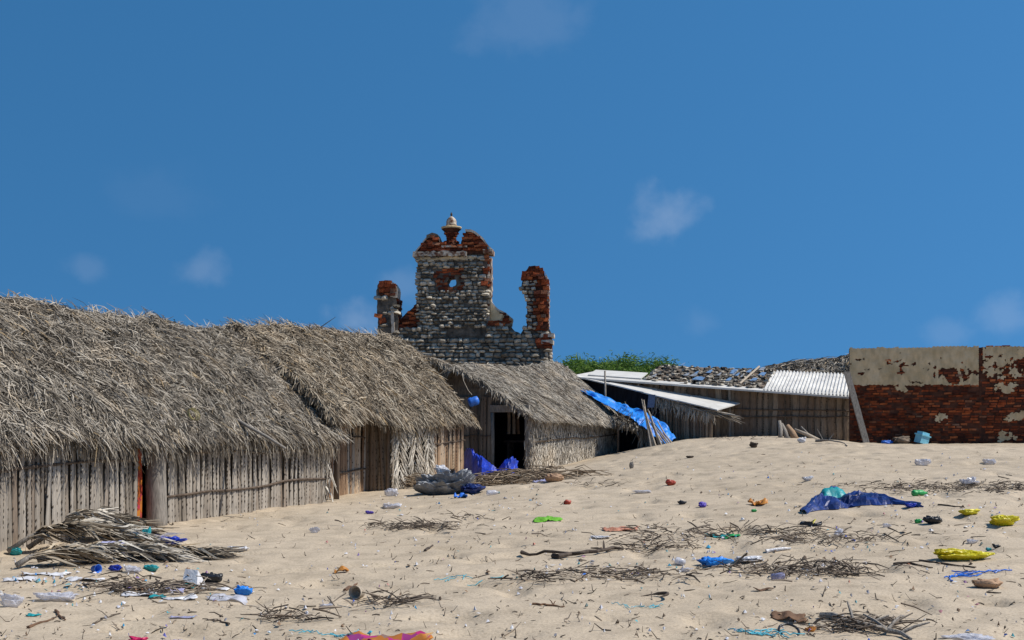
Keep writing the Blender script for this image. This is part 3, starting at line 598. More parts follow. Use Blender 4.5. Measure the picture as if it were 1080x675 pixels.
# seen through the door: stems of an inner screen and a bench
ins = panel('inner_screen', W3(2.2, 2.9), W3(2.2, .75), lambda f: .1, lambda f: 2.2, M['dark_net'], hut3)
for v_ in (1.02, 1.17, 1.33):
    c_ = W3(1.2, v_); o = link('inner_stem', R.choice(SLATB), hut3); o.location = (c_[0], c_[1], 1.25); o.scale = (1.1, 1, .85); o.rotation_euler = (0, 0, math.atan2(-V3[1], -V3[0]))
c_ = W3(1.15, .75); z0 = h1(*c_); bench = thing('wooden_bench', (c_[0], c_[1], z0), 'dark bench just inside the open doorway of the hut below the ruin', 'bench')
MB().box((*c_, z0+.78), ax*.62, ay*.18, az*.025).build('seat', M['wood_dark'], bench)
for a1 in (-.55, -.05, .5):
    q = Vector((*c_, 0))+ax*a1; MB().box((q.x, q.y, z0+.37), ax*.03, ay*.14, az*.384).build('leg', M['wood_dark'], bench)
# hung blue float
fl = px3(499, 421, 33.55); flo = thing('fishing_float', fl-Vector((0, 0, .2)), 'dented blue plastic float hung on a cord beside the open doorway', 'float')
MB().lathe(fl-Vector((.13, 0, .10)), (.85, .1, .25), [(0, .06), (.015, .115), (.08, .135), (.13, .115), (.18, .13), (.27, .12), (.30, .05)], 9).build('float_body', M['blue'], flo, True)
MB().tube([fl+Vector((-.03, 0, .12)), px3(494, 412, 33.58), px3(489, 402, 33.7), px3(487.5, 394, 33.9)], .009, 5).build('cord', M['wood_pale'], flo)

# small thatched roof behind, between the second hut and the ruin
hb = thing('thatched_lean_to', (-3.6, 39.0, .25), 'small sagging thatch roof with a dark hole, tucked between two huts under the ruin', 'hut')
rfb = Roof((-2.15, 37.4), (-.22, .98), -.5, 3.0, -.35, 1.5, 3.0, lambda u: 3.18+.05*np.asarray(u), lambda u: 3.84-.03*np.asarray(u), 2.5, seed=51, lump=.07, bulge=.05)
ro = rfb.slab(hb, M['underthatch'], .16); rfb.thatch(ro, M['thatch_fine'], 4200, fringe=110, gable=420, ridge=50, jit=.6)
for (x_, y_) in ((-2.0, 37.4), (-3.3, 37.1), (-2.7, 40.2), (-4.3, 39.8)):
    MB().tube([(x_, y_, .1), (x_, y_, 2.95)], .05, 7).build('post', M['stick'], hb)
panel('rear_wall', (-4.6, 40.2), (-2.2, 40.3), lambda f: .0, lambda f: 2.8, M['mat_dark'], hb)

# ------------------------------------------------------------------ ruined stone tower
RY = 45.0; RS = RY/FPX; ra = math.radians(4); RC = ((490-CX)*RS, RY)
RR = Vector((math.cos(ra), -math.sin(ra), 0)); RN = Vector((-math.sin(ra), -math.cos(ra), 0))    # along the front, out of the front
def rp(px, py, out=0.0):
    q = Vector((RC[0], RC[1], 0))+RR*((px-490)*RS)+RN*out; q.z = EYE+(HY-py)*RS; return q
ruin = thing('ruined_stone_tower', (RC[0], RC[1], .3), 'ruined tower of coral stone and red brick with a finial, standing behind the huts', 'ruin')
def prism(poly, out0, out1, m, name, parent, mb=None):
    mb2 = mb or MB(); n = len(poly); vv = [rp(x, y, out0) for x, y in poly]+[rp(x, y, out1) for x, y in poly]
    mb2.add(vv, [tuple(range(n)), tuple(range(2*n-1, n-1, -1))]+[(i, n+i, n+(i+1) % n, (i+1) % n) for i in range(n)])
    return mb2 if mb else mb2.build(name, m, parent)
def ragged(poly, step=3.0, amp=.9, seed=0):
    r = random.Random(seed); out = []
    for i in range(len(poly)):
        a = poly[i]; b = poly[(i+1) % len(poly)]; L = math.hypot(b[0]-a[0], b[1]-a[1]); n = max(1, int(L/step))
        for k in range(n): f = k/n; out.append((a[0]+(b[0]-a[0])*f+r.uniform(-amp, amp), a[1]+(b[1]-a[1])*f+r.uniform(-amp, amp)))
    return out
BOT = 490
P_base = [(412, 350), (420, 346), (438, 345), (516, 344), (528, 342), (537, 342), (543, 350), (549, 352), (553, 345), (560, 343), (578, 343), (581, 352), (581, 364), (580, 372), (580, BOT), (412, BOT)]
P_tower = [(439, 268), (515, 268), (515, 346), (440, 346)]
P_pilL = [(397, 300), (401, 297), (411, 297), (418, 303), (418, 316), (420, 330), (419, 352), (412, 356), (412, BOT), (398, BOT), (398, 340), (397, 320)]
P_pilR = [(551, 300), (553, 288), (558, 282), (565, 281), (571, 285), (575, 292), (577, 304), (578, 348), (556, 348), (556, 320), (555, 312), (549, 305)]
P_shL = [(420, 345), (421, 336), (428, 330), (434, 324), (440, 318), (440, 346)]
P_shR = [(515, 344), (515, 312), (520, 322), (527, 329), (535, 332), (540, 338), (540, 344)]
P_ped = [(438, 268), (442, 262), (447, 254), (452, 249), (460, 248), (464, 255), (470, 257), (486, 257), (489, 250), (492, 244), (497, 245), (505, 250), (512, 257), (516, 264), (516, 268)]
# tower core with the round hole
def with_hole():
    mb = MB(); hx, hy, r = 476.5, 297.5, 5.2; n = 16
    ring = [(hx+r*math.cos(2*math.pi*k/n)*(.9+.2*((k*7) % 3)/3), hy+r*math.sin(2*math.pi*k/n)*(.9+.2*((k*5) % 3)/3)) for k in range(n)]
    x0, x1, y0, y1 = 440, 514, 268, 346; outer = []
    for k in range(n):
        c, s = math.cos(2*math.pi*k/n), math.sin(2*math.pi*k/n); t = min(((x1-hx)/c if c > 1e-6 else (x0-hx)/c if c < -1e-6 else 1e9), ((y1-hy)/s if s > 1e-6 else (y0-hy)/s if s < -1e-6 else 1e9))
        outer.append((hx+c*t, hy+s*t))
    for o_, flip in ((.0, 0), (-.72, 1)):
        vv = [rp(x, y, o_) for x, y in ring]+[rp(x, y, o_) for x, y in outer]
        mb.add(vv, [((k, (k+1) % n, n+(k+1) % n, n+k) if not flip else (k, n+k, n+(k+1) % n, (k+1) % n)) for k in range(n)])
    mb.add([rp(x, y, 0) for x, y in ring]+[rp(x, y, -.72) for x, y in ring], [(k, n+k, n+(k+1) % n, (k+1) % n) for k in range(n)])
    mb.add([rp(x, y, 0) for x, y in outer]+[rp(x, y, -.72) for x, y in outer], [(k, (k+1) % n, n+(k+1) % n, n+k) for k in range(n)])
    cor = [(x0, y0), (x1, y0), (x1, y1), (x0, y1)]
    mb.add([rp(x, y, .0) for x, y in cor]+[rp(x, y, -.72) for x, y in cor], [(0, 1, 5, 4), (1, 2, 6, 5), (2, 3, 7, 6), (3, 0, 4, 7)])
    for (cx_, cy_) in cor:      # corner triangles
        def near(p): return math.hypot(p[0]-cx_, p[1]-cy_)
        es = sorted(outer, key=near)[:2]; 
        for o_ in (0.0, -.72): mb.add([rp(cx_, cy_, o_), rp(*es[0], o_), rp(*es[1], o_)], [(0, 1, 2)])
    return mb.build('tower_wall', M['mortar'], ruin)
tower = with_hole()
base = prism(ragged(P_base, 3, .5, 1), -.02, -.9, M['mortar'], 'base_wall', ruin)
pilL = prism(ragged(P_pilL, 3, .7, 2), .12, -.62, M['mortar'], 'pillar', ruin); pilR = prism(ragged(P_pilR, 2.5, .8, 3), .10, -.62, M['brickbed'], 'pillar', ruin)
shL = prism(ragged(P_shL, 3, .6, 4), -.06, -.55, M['brickbed'], 'shoulder', ruin); shR = prism(ragged(P_shR, 3, .6, 5), -.04, -.55, M['plaster'], 'shoulder', ruin)
ped = prism(ragged(P_ped, 2.5, .4, 6), .06, -.66, M['brickbed'], 'pediment', ruin)
def inside(poly, x, y):
    c = False; n = len(poly); j = n-1
    for i in range(n):
        if ((poly[i][1] > y) != (poly[j][1] > y)) and (x < (poly[j][0]-poly[i][0])*(y-poly[i][1])/(poly[j][1]-poly[i][1])+poly[i][0]): c = not c
        j = i
    return c
def stone_mesh(name, m, seed, rnd=.30):
    r = random.Random(seed); mb = MB(); vv = []; idx = {}; n = 3
    # rounded block from a 3x3 grid on front and one ring behind
    for j in range(4):
        for i in range(4):
            x = (i-1.5)/1.5; z = (j-1.5)/1.5; e = max(abs(x), abs(z)); cor = abs(x*z)
            s = 1-.15*cor
            y = -1+(.50 if e > .9 else 0)+(.2 if cor > .9 else 0)+r.uniform(-.2, .2)
            vv.append((x*s*.5+r.uniform(-.09, .09), y*.5, z*s*.5+r.uniform(-.10, .10)))
    ff = [(j*4+i, j*4+i+1, j*4+i+5, j*4+i+4) for j in range(3) for i in range(3)]
    ring = [0, 1, 2, 3, 7, 11, 15, 14, 13, 12, 8, 4]
    for q in ring: x, y, z = vv[q]; vv.append((x*1.02, .5, z*1.02))
    for k_ in range(12): ff.append((ring[(k_+1) % 12], ring[k_], 16+k_, 16+(k_+1) % 12))
    mb.add(vv, ff); return mb.mesh(name, m, False)
STONES = [stone_mesh('stone', M['stone'], i) for i in range(10)]
def brick_mesh(m, seed):
    r = random.Random(seed); mb = MB(); vv = []
    for k in (-.5, .5):
        for j in (-.5, .5):
            for i in (-.5, .5): vv.append((i+r.uniform(-.05, .05), j*1.0+r.uniform(-.08, .08), k+r.uniform(-.09, .09)))
    mb.add(vv, [(0, 2, 3, 1), (4, 5, 7, 6), (0, 1, 5, 4), (2, 6, 7, 3), (0, 4, 6, 2), (1, 3, 7, 5)]); me_ = mb.mesh('brick', m); return me_
BRICKS = [brick_mesh(M['brick'], i) for i in range(8)]
def put_piece(name, me_, parent, p, right, size, tilt=0):   # size = width, depth, height; -y of the mesh faces out
    o = link(name, me_, parent); o.location = p; o.rotation_euler = (0, tilt, math.atan2(right.y, right.x)); o.scale = size; return o
def join_piece(mb, me_, p, right, size, tilt=0, m=0):
    Mx = Matrix.Translation(p) @ Matrix.Rotation(math.atan2(right.y, right.x), 4, 'Z') @ Matrix.Rotation(tilt, 4, 'Y') @ Matrix.Diagonal((*size, 1))
    mb.add([Mx @ v.co for v in me_.vertices], [tuple(f.vertices) for f in me_.polygons], m)
cand = []    # (area, kind, parent, pos, size, tilt)
def courses(poly, parent, x0, x1, y0, y1, course, wr, outp, kind='stone', cond=None, depth=.26, gap=.25):
    y = y1
    while y > y0:
        ch = course*R.uniform(.75, 1.35); x = x0+R.uniform(-3, 0)
        while x < x1:
            wpx = R.uniform(*wr); cx_, cy_ = x+wpx/2, y-ch/2
            if inside(poly, cx_, cy_) and (cond is None or cond(cx_, cy_)):
                k_ = kind(cx_, cy_) if callable(kind) else kind
                if k_ and R.random() > .03:
                    wv = (wpx-gap)*RS*1.02; hv = (ch-gap*.8)*RS
                    cand.append([wv*hv, k_, parent, rp(cx_, cy_+R.uniform(-.6, .6), outp-.08+R.gauss(0, .028)), (wv, depth*R.uniform(.85, 1.2), hv), R.gauss(0, .09)])
            x += wpx
        y -= ch
hole = lambda x, y: math.hypot(x-476.5, y-297.5) > 6.5 and not (458 < x < 489 and 284 < y < 307)
brk = lambda x, y: math.hypot(x-476.5, y-297.5) > 6.0 and (458 < x < 489 and 284 < y < 307)
courses(P_tower, tower, 439, 516, 272, 346, 3.5, (3.4, 8.5), .06, cond=hole, kind=lambda x, y: 'brick' if (x > 510 and y < 300) else 'stone')
courses(P_tower, tower, 456, 492, 283, 308, 2.4, (4, 7.5), .03, kind=lambda x, y: 'brick' if R.random() < .85 else None, cond=brk, depth=.16)
courses(P_base, base, 412, 583, 343, 402, 4.0, (3.6, 9.5), .05, kind=lambda x, y: 'brick' if (x > 566 and y < 368 and R.random() < .7) else (None if (470 < x < 512 and 345 < y < 356) else 'stone'))
courses(P_pilL, pilL, 395, 422, 297, 365, 4.0, (5, 9), .16, kind=lambda x, y: 'brick' if (y < 313 or R.random() < .12) else ('stone' if R.random() < .4 else None))
courses(P_pilR, pilR, 547, 580, 281, 348, 3.2, (4, 7.5), .14, kind=lambda x, y: 'stone' if (x < 565 and y > 298) else 'brick')
courses(P_shL, shL, 420, 441, 318, 346, 2.5, (5, 8), -.03, kind='brick'); courses(P_shR, shR, 515, 541, 312, 344, 2.6, (5, 8), -.02, kind=lambda x, y: 'brick' if (x > 530 or y > 338) else None)
courses(P_ped, ped, 438, 517, 247, 268, 2.4, (5, 8), .09, kind=lambda x, y: 'brick' if (y < 264 and (x < 468 or x > 486 or y > 258)) else None)
# brick and stone returns on the sides that catch the sun
def side_courses(parent, px, y0, y1, out0, out1, kind, course=2.6):
    y = y1
    while y > y0:
        s = out0
        while s > out1:
            wv = R.uniform(.14, .24); p = rp(px, y, s-wv/2)+RR*R.uniform(-.02, .03)
            cand.append([.001, kind if not callable(kind) else kind(y), parent, p, (.10, wv*.95, course*RS*.9), 0]); s -= wv
        y -= course
side_courses(tower, 514.5, 270, 345, -.02, -.7, lambda y: 'plaster' if R.random() < .45 else 'brick'); side_courses(pilR, 577, 296, 346, .08, -.6, lambda y: 'plaster' if R.random() < .45 else 'brick')
side_courses(pilL, 418.5, 316, 350, .1, -.6, 'brick'); side_courses(base, 580, 352, 400, 0, -.85, lambda y: 'brick' if y < 370 else 'stone', 4)
PLB = [brick_mesh(M['plaster_pale'], 50+i) for i in range(4)]
cand.sort(key=lambda c_: -c_[0]); counts = {}; rest = {}
for ar, kd, par, p, size, tilt in cand:
    if kd is None: continue
    counts[kd] = counts.get(kd, 0)+1
    src = {'stone': STONES, 'brick': BRICKS, 'plaster': PLB}[kd]; nm = {'stone': 'stone', 'brick': 'brick', 'plaster': 'plaster_patch'}[kd]
    if counts[kd] <= (300 if kd == 'stone' else 150): put_piece(nm, R.choice(src), par, p, RR, size, tilt)
    else: join_piece(rest.setdefault((kd, par.name), (MB(), par))[0], R.choice(src), p, RR, size, tilt)
for (kd, _), (mb, par) in rest.items():
    o = mb.build({'stone': 'small_stones', 'brick': 'small_bricks', 'plaster': 'plaster_patches'}[kd], M[{'stone': 'stone', 'brick': 'brick', 'plaster': 'plaster_pale'}[kd]], par); o['kind'] = 'stuff'
# cornices, plaster caps, scrolls, finial
def slab_px(x0, y0, x1, y1, o0, o1, m, name, parent, amp=.35, seed=0): return prism(ragged([(x0, y0), (x1, y0), (x1, y1), (x0, y1)], 3, amp, seed), o0, o1, m, name, parent)
slab_px(436, 265.5, 492, 270.5, .20, -.72, M['plaster_worn'], 'cornice', ped, .9, 11); slab_px(441, 271, 500, 274, .10, -.5, M['plaster'], 'cornice', ped, .9, 12)
slab_px(466, 259.3, 493, 261.2, .16, -.5, M['plaster_worn'], 'cornice', ped, .3, 13); slab_px(510, 263.5, 520, 268, .2, -.72, M['plaster_worn'], 'cornice', ped, .5, 14)
def strip_cap(pts, th, o0, o1, m, name, parent):
    up_ = [(x, y-th*.5) for x, y in pts]; dn = [(x, y+th*.5) for x, y in pts[::-1]]; return prism(ragged(up_+dn, 3, .25, 9), o0, o1, m, name, parent)
strip_cap([(491, 243.5), (497, 243.8), (503, 247), (509, 252), (515, 260), (519, 264)], 2.6, .14, -.7, M['plaster_pale'], 'scroll_cap', ped)
strip_cap([(437, 267), (443, 260), (449, 252), (454, 248)], 2.2, .12, -.7, M['plaster_pale'], 'scroll_cap', ped)
strip_cap([(450, 250), (456, 247.5), (462, 249.5), (464, 254)], 4.0, .14, -.6, M['mortar'], 'scroll_cap', ped)
strip_cap([(514.5, 311), (519, 320.5), (526, 327.5), (534, 331.5), (540.5, 337)], 2.2, .0, -.58, M['plaster_pale'], 'shoulder_cap', shR)
for (y_, x1) in ((352, 584.5), (359, 583.5)): slab_px(571, y_, x1, y_+4, .10, -.95, M['plaster_pale'], 'ledge', base, .3, int(y_))
prism(ragged([(411.5, 297), (416, 298), (418.8, 303), (418.8, 314), (412, 313)], 3, .4, 8), .17, -.64, M['plaster_pale'], 'plaster_cap', pilL)
prism(ragged([(412.2, 324), (415.5, 322), (416, 350), (413, 352)], 4, .3, 18), .175, .0, M['plaster_pale'], 'plaster_cap', pilL)
prism(ragged([(517, 320), (524, 328), (531, 332), (528, 338), (519, 340)], 3, .8, 15), .012, -.2, M['plaster'], 'plaster_patch', shR); prism(ragged([(474, 347), (492, 346), (510, 349), (505, 355), (486, 354), (476, 356)], 2, 1.3, 16), .0, -.2, M['mortar'], 'plaster_patch', base)
prism(ragged([(514.6, 272), (518.2, 271), (518.4, 300), (517.4, 318), (514.8, 318)], 2.5, .5, 31), -.1, -.66, M['plaster_worn'], 'plaster_edge', tower)
prism(ragged([(575, 288), (577.5, 292), (579.2, 304), (579.2, 336), (576.5, 338)], 2.5, .5, 32), .02, -.6, M['plaster_worn'], 'plaster_edge', pilR)
fc = rp(475, 259, -.3); zz = lambda y: (259-y)*RS
fin = MB().lathe(fc, (0, 0, 1), [(-.1, .30), (zz(257), .26), (zz(254), .19), (zz(249), .15), (zz(246), .19), (zz(243), .27), (zz(240.3), .37)], 16).build('finial_pedestal', M['brickbed'], ruin)
MB().lathe(fc, (0, 0, 1), [(zz(240.6), .30), (zz(240.0), .36), (zz(238.8), .385), (zz(238.0), .375), (zz(237.2), .24)], 18).build('finial_plate', M['plaster'], fin)
MB().lathe(fc, (0, 0, 1), [(zz(237.4), .22), (zz(234.5), .185), (zz(232.5), .19), (zz(230), .165), (zz(228), .10), (zz(226.8), .04)], 14).build('finial_dome', M['plaster_worn'], fin, True)
MB().lathe(fc, (0, 0, 1), [(zz(228), .05), (zz(226), .035), (zz(224.5), .045), (zz(222.5), .02)], 8).build('finial_spike', M['wood_dark'], fin)
mb = MB()
for y_ in np.arange(256.5, 243, -2.3):      # bricks of the finial's waist
    rr = .25 if y_ > 254 else .14+max(0, 248.5-y_)*.026
    for k_ in range(7):
        a_ = k_*2*math.pi/7+y_; p = fc+Vector((math.cos(a_)*rr, math.sin(a_)*rr, zz(y_))); join_piece(mb, R.choice(BRICKS), p, Vector((-math.sin(a_), math.cos(a_), 0)), (.13, .08, .055))
mb.build('finial_bricks', M['brick'], fin)['kind'] = 'stuff'

# ------------------------------------------------------------------ brick wall on the right
ba = math.radians(13); BA = px3(896, 445, 36.0); BR = Vector((math.cos(ba), -math.sin(ba), 0)); BN = Vector((-math.sin(ba), -math.cos(ba), 0))
BL, BZ0, BZ1 = 7.4, .7, 3.77
def bp(s, z, out=0.0): return Vector((BA.x, BA.y, 0))+BR*s+BN*out+Vector((0, 0, z))
bwall = thing('brick_wall', bp(2, .95), 'old red brick wall with flaking plaster along its top, at the right edge', 'wall')
mb = MB()
n = 40; vv = []
for i in range(n+1):
    s = BL*i/n; zt_ = BZ1-.06+.035*R.random(); vv += [bp(s, BZ0-.3, 0), bp(s, zt_, 0), bp(s, BZ0-.3, -.42), bp(s, zt_, -.42)]
ff = []
for i in range(n): a = i*4; b = a+4; ff += [(a, b, b+1, a+1), (a+2, a+3, b+3, b+2), (a+1, b+1, b+3, a+3)]
ff += [(0, 1, 3, 2), (n*4, n*4+2, n*4+3, n*4+1)]
core = mb.add(vv, ff).build('wall_core', M['brickbed'], bwall)
s_joint = 3.56
def pl_mask(s, z):
    s = np.asarray(s, float); z = np.asarray(z, float)
    z = z+.035*fbm(s*9, z*9, 59)
    low = np.where(s < s_joint, 2.66+.02*np.sin(s*3)+.05*fbm(s*2.3, z*0, 61), 2.62+.40*fbm(s*1.3, z*0+3, 63))
    m_ = z > low
    hole1 = ((s-2.75)/.75)**2+((z-2.98)/.30)**2 < .75+1.1*fbm(s*3.1, z*3.1, 64)
    pil = (np.abs(s-2.42) < .045) | (np.abs(s-(3.05+(z-2.95)*-.25)) < .04)
    spots = ((vnoise(s*5.5, z*7, 66)*.75+vnoise(s*17, z*19, 67)*.25) > .76) & (np.abs(z-3.22) < .25)
    spots = spots | ((vnoise(s*2.2, z*26, 68) > .93) & (vnoise(s*3, z*3, 69) > .5))
    ero = (vnoise(s*6, z*7.5, 71)*.5+vnoise(s*15, z*17, 72)*.5) > (.52+.16*np.clip((z-3.15)/.5, -1, 1))
    right = s > s_joint+.10
    m_ = m_ & ~(hole1 & ~pil & (s < s_joint)) & ~(spots & (s < s_joint)) & ~(right & ero) & ~((s > s_joint-.0) & (s < s_joint+.10))
    patch = (((s-4.55)/.42)**2+((z-1.78)/.16)**2 < .55+2.2*fbm(s*7, z*9, 81)) | (((s-2.55)/.22)**2+((z-1.72)/.13)**2 < .55+2.2*fbm(s*7, z*9, 82)) | (((s-1.45)/.2)**2+((z-2.55)/.13)**2 < .55+2.2*fbm(s*7, z*9, 83)) \
        | (((s-4.25)/.28)**2+((z-1.2)/.22)**2 < .55+2.2*fbm(s*7, z*9, 84)) | (((s-5.6)/.26)**2+((z-2.4)/.22)**2 < .55+2.2*fbm(s*7, z*9, 85)) | (((s-4.3)/.3)**2+((z-2.55)/.2)**2 < .55+2.2*fbm(s*7, z*9, 86))
    return m_ | patch
ds = .028; S = np.arange(0, BL, ds); Z = np.arange(1.0, BZ1+.02, ds); SS, ZZ = np.meshgrid(S, Z, indexing='ij'); MK = pl_mask(SS+ds/2, ZZ+ds/2)
MK &= ZZ < BZ1-.03+.06*fbm(SS*2.3, SS*0, 90)
mb = MB(); vid = {}
def pv(i, j, k):
    key = (i, j, k)
    if key not in vid:
        s = i*ds; z = 1.0+j*ds; js = .010*math.sin(i*12.9+j*78.2); jz = .010*math.sin(i*39.3+j*11.1)
        vid[key] = len(mb.v); mb.v.append(tuple(bp(s+js, z+jz, .034+.006*math.sin(i*.31)*math.cos(j*.4) if k else .0)))
    return vid[key]
ni, nj = MK.shape
for i in range(ni):
    for j in range(nj):
        if not MK[i, j]: continue
        mb.f.append((pv(i, j, 1), pv(i+1, j, 1), pv(i+1, j+1, 1), pv(i, j+1, 1))); mb.m.append(0)
        for (di, dj, e0, e1) in ((-1, 0, (i, j+1), (i, j)), (1, 0, (i+1, j), (i+1, j+1)), (0, -1, (i, j), (i+1, j)), (0, 1, (i+1, j+1), (i, j+1))):
            a, b = i+di, j+dj
            if not (0 <= a < ni and 0 <= b < nj and MK[a, b]): mb.f.append((pv(*e0, 1), pv(*e0, 0), pv(*e1, 0), pv(*e1, 1))); mb.m.append(0)
mb.build('plaster_coat', M['plaster'], bwall)
bc = []; z = 1.0-.1; row = 0
while z < BZ1-.03:
    ch = .074; s = -.1 if row % 2 else .0
    while s < BL:
        bw_ = R.uniform(.19, .245); cs, cz = s+bw_/2, z+ch/2
        covered = pl_mask(np.array([s+.02, cs, s+bw_-.02]), np.array([cz]*3)).all()
        joint = abs(cs-s_joint-.05) < .05
        if not covered and not joint and .02 < cs < BL-.05:
            e = float(fbm(cs*1.3, cz*2.2, 95)); miss = R.random() < (.10+.22*max(0, e))
            if not miss: bc.append((bw_*R.uniform(.8, 1)+cs*.01, bp(cs, cz+R.gauss(0, .004), -.045+R.gauss(0, .012)), (bw_-R.uniform(.012, .04), R.uniform(.10, .15), ch-R.uniform(.012, .028)), R.gauss(0, .02)))
        s += bw_
    z += ch; row += 1
bc.sort(key=lambda q: -q[0]); mb = MB()
for i, (_, p, size, tilt) in enumerate(bc):
    if i < 300: put_piece('brick', R.choice(BRICKS), core, p, BR, size, tilt)
    else: join_piece(mb, R.choice(BRICKS), p, BR, size, tilt)
mb.build('small_bricks', M['brick'], core)['kind'] = 'stuff'
MB().box(bp(s_joint+.05, 2.25, -.02), BR*.035, BN*.035, Vector((0, 0, 1.45))).build('joint_strip', M['brickbed'], bwall)

# ------------------------------------------------------------------ sheds on the right
shedB = thing('long_shed', (7.4, 39.0, .95), 'long shed with stem wall under a white corrugated roof, left of the brick wall', 'shed')
SA = px3(640, 445, 39.9); SB = px3(897, 445, 37.6); SA = (SA.x, SA.y); SB = (SB.x, SB.y)
zeB = lambda f: 2.98+(2.36-2.98)*f
lo = lambda f: .75
wB = panel('wall', SA, SB, lo, zeB, M['mat_dark'], shedB, n=14)
slat_row(wB, SA, SB, lambda f: .95, lambda f: zeB(f)-.04, SLATD, .215, jit=.03, lean=.012)
binder(wB, SA, SB, lambda f: 2.06-.12*f, r=.022, out=.06); binder(wB, SA, SB, lambda f: 1.74+.02*f, r=.022, out=.06)
sd_ = Vector((SB[0]-SA[0], SB[1]-SA[1], 0)); sl = sd_.length; sd_.normalize(); sbk = Vector((-sd_.y, sd_.x, 0))
def roofB(f, b, dz=0.0):   # f along the eave, b metres to the back
    p = Vector((SA[0], SA[1], 0))+sd_*(sl*f)-sbk*.28+sbk*b; p.z = zeB(f)-.02+(.19+.06*f)*b+dz; return p
# white corrugated sheets
f0 = .66; mb = MB(); nw = 26; m_ = 8; vv = []; ff = []; cols = nw*m_
for i in range(cols+1):
    f = f0+(1.03-f0)*i/cols; dz = .028*math.sin(2*math.pi*i/m_)+.05
    for b in (-.05, 1.0, 2.0, 3.1): q = roofB(f+.0*b, b, dz); vv.append(q)
for i in range(cols):
    for j in range(3): a = i*4+j; ff.append((a, a+4, a+5, a+1))
o = mb.add(vv, ff).build('corrugated_roof', M['sheet_white'], shedB, True); sm_ = o.modifiers.new('thickness', 'SOLIDIFY'); sm_.thickness = .012
MB().add([roofB(-.10, -.08, -.02), roofB(1.02, -.08, -.02), roofB(1.02, -.08, .035), roofB(-.10, -.08, .035), roofB(-.10, .25, .05), roofB(1.02, .25, .05), roofB(1.02, .25, .0), roofB(-.10, .25, .0)],
         [(0, 1, 2, 3), (3, 2, 5, 4), (4, 5, 6, 7), (7, 6, 1, 0), (0, 3, 4, 7), (1, 6, 5, 2)]).build('eave_sheet', M['sheet'], shedB)
# weighted patchwork part of the roof
mb = MB(); n1, n2 = 40, 12; vv = []; ff = []
for i in range(n1+1):
    for j in range(n2+1): f = .155+(f0-.15)*i/n1; b = .02+3.2*j/n2; vv.append(roofB(f, b, .03+.04*float(fbm(f*18, b*2.0, 7)[()] if np.ndim(fbm(f*18, b*2.0, 7)) == 0 else 0)))
for i in range(n1):
    for j in range(n2): a = i*(n2+1)+j; ff.append((a, a+n2+1, a+n2+2, a+1))
o = mb.add(vv, ff).build('patched_roof', M['sack'], shedB); sm_ = o.modifiers.new('thickness', 'SOLIDIFY'); sm_.thickness = .03
mb = MB()
for _ in range(420):
    f = R.uniform(.165, f0); b = R.uniform(.1, 3.1); q = roofB(f, b, .08); w_ = R.uniform(.08, .2); join_piece(mb, R.choice(STONES if R.random() < .5 else BRICKS), q, Vector((math.cos(R.random()*6), math.sin(R.random()*6), 0)), (w_, w_*.8, R.uniform(.03, .07)), R.gauss(0, .1), 0 if R.random() < .75 else 1)
mb.build('ballast', [M['stone'], M['sack']], o)['kind'] = 'stuff'
for q_ in range(20):
    f = R.uniform(.18, f0-.02); b = R.uniform(.3, 3.0); mb = MB(); w_ = R.uniform(.07, .2)
    mb.add([roofB(f, b, .13), roofB(f+w_/sl, b+.03, .12), roofB(f+w_*1.1/sl, b+.5, .13), roofB(f+.01, b+.46, .14)], [(0, 1, 2, 3)]); oo = mb.build('tarp_patch', M['faded'] if q_ % 3 else M['greytarp'], o); oo.modifiers.new('thickness', 'SOLIDIFY').thickness = .01
MB().tube([roofB(.56, .3, .12), roofB(.60, 3.0, .18)], .035, 6).build('roof_pole', M['wood_pale'], shedB)
SM = Vector((SA[0], SA[1], 0))+sd_*(sl*.17)+sbk*3
panel('rear_wall', (SB[0]+sbk.x*3, SB[1]+sbk.y*3), SM.xy, lambda f: .7, lambda f: roofB(1-.83*f, 3.2).z-.12, M['mat_dark'], shedB)
MB().add([roofB(-.08, .2, .06), roofB(.15, .2, .06), roofB(.15, 1.3, .06), roofB(-.08, 1.3, .06), roofB(-.08, .2, .09), roofB(.15, .2, .09), roofB(.15, 1.3, .09), roofB(-.08, 1.3, .09)], [(3, 2, 1, 0), (4, 5, 6, 7), (0, 1, 5, 4), (1, 2, 6, 5), (2, 3, 7, 6), (3, 0, 4, 7)]).build('roof_sheet', M['sheet'], shedB)
panel('end_wall', SB, (SB[0]+sbk.x*3, SB[1]+sbk.y*3), lambda f: .7, lambda f: roofB(1, .3+2.9*f).z-.1, M['mat_dark'], shedB)
MB().tube([(*(Vector((SA[0], SA[1], 0))+sd_*(sl*.52)-sbk*.06).xy, .8), (*(Vector((SA[0], SA[1], 0))+sd_*(sl*.52)-sbk*.06).xy, 2.6)], .045, 8).build('post', M['wood_grey'], shedB)

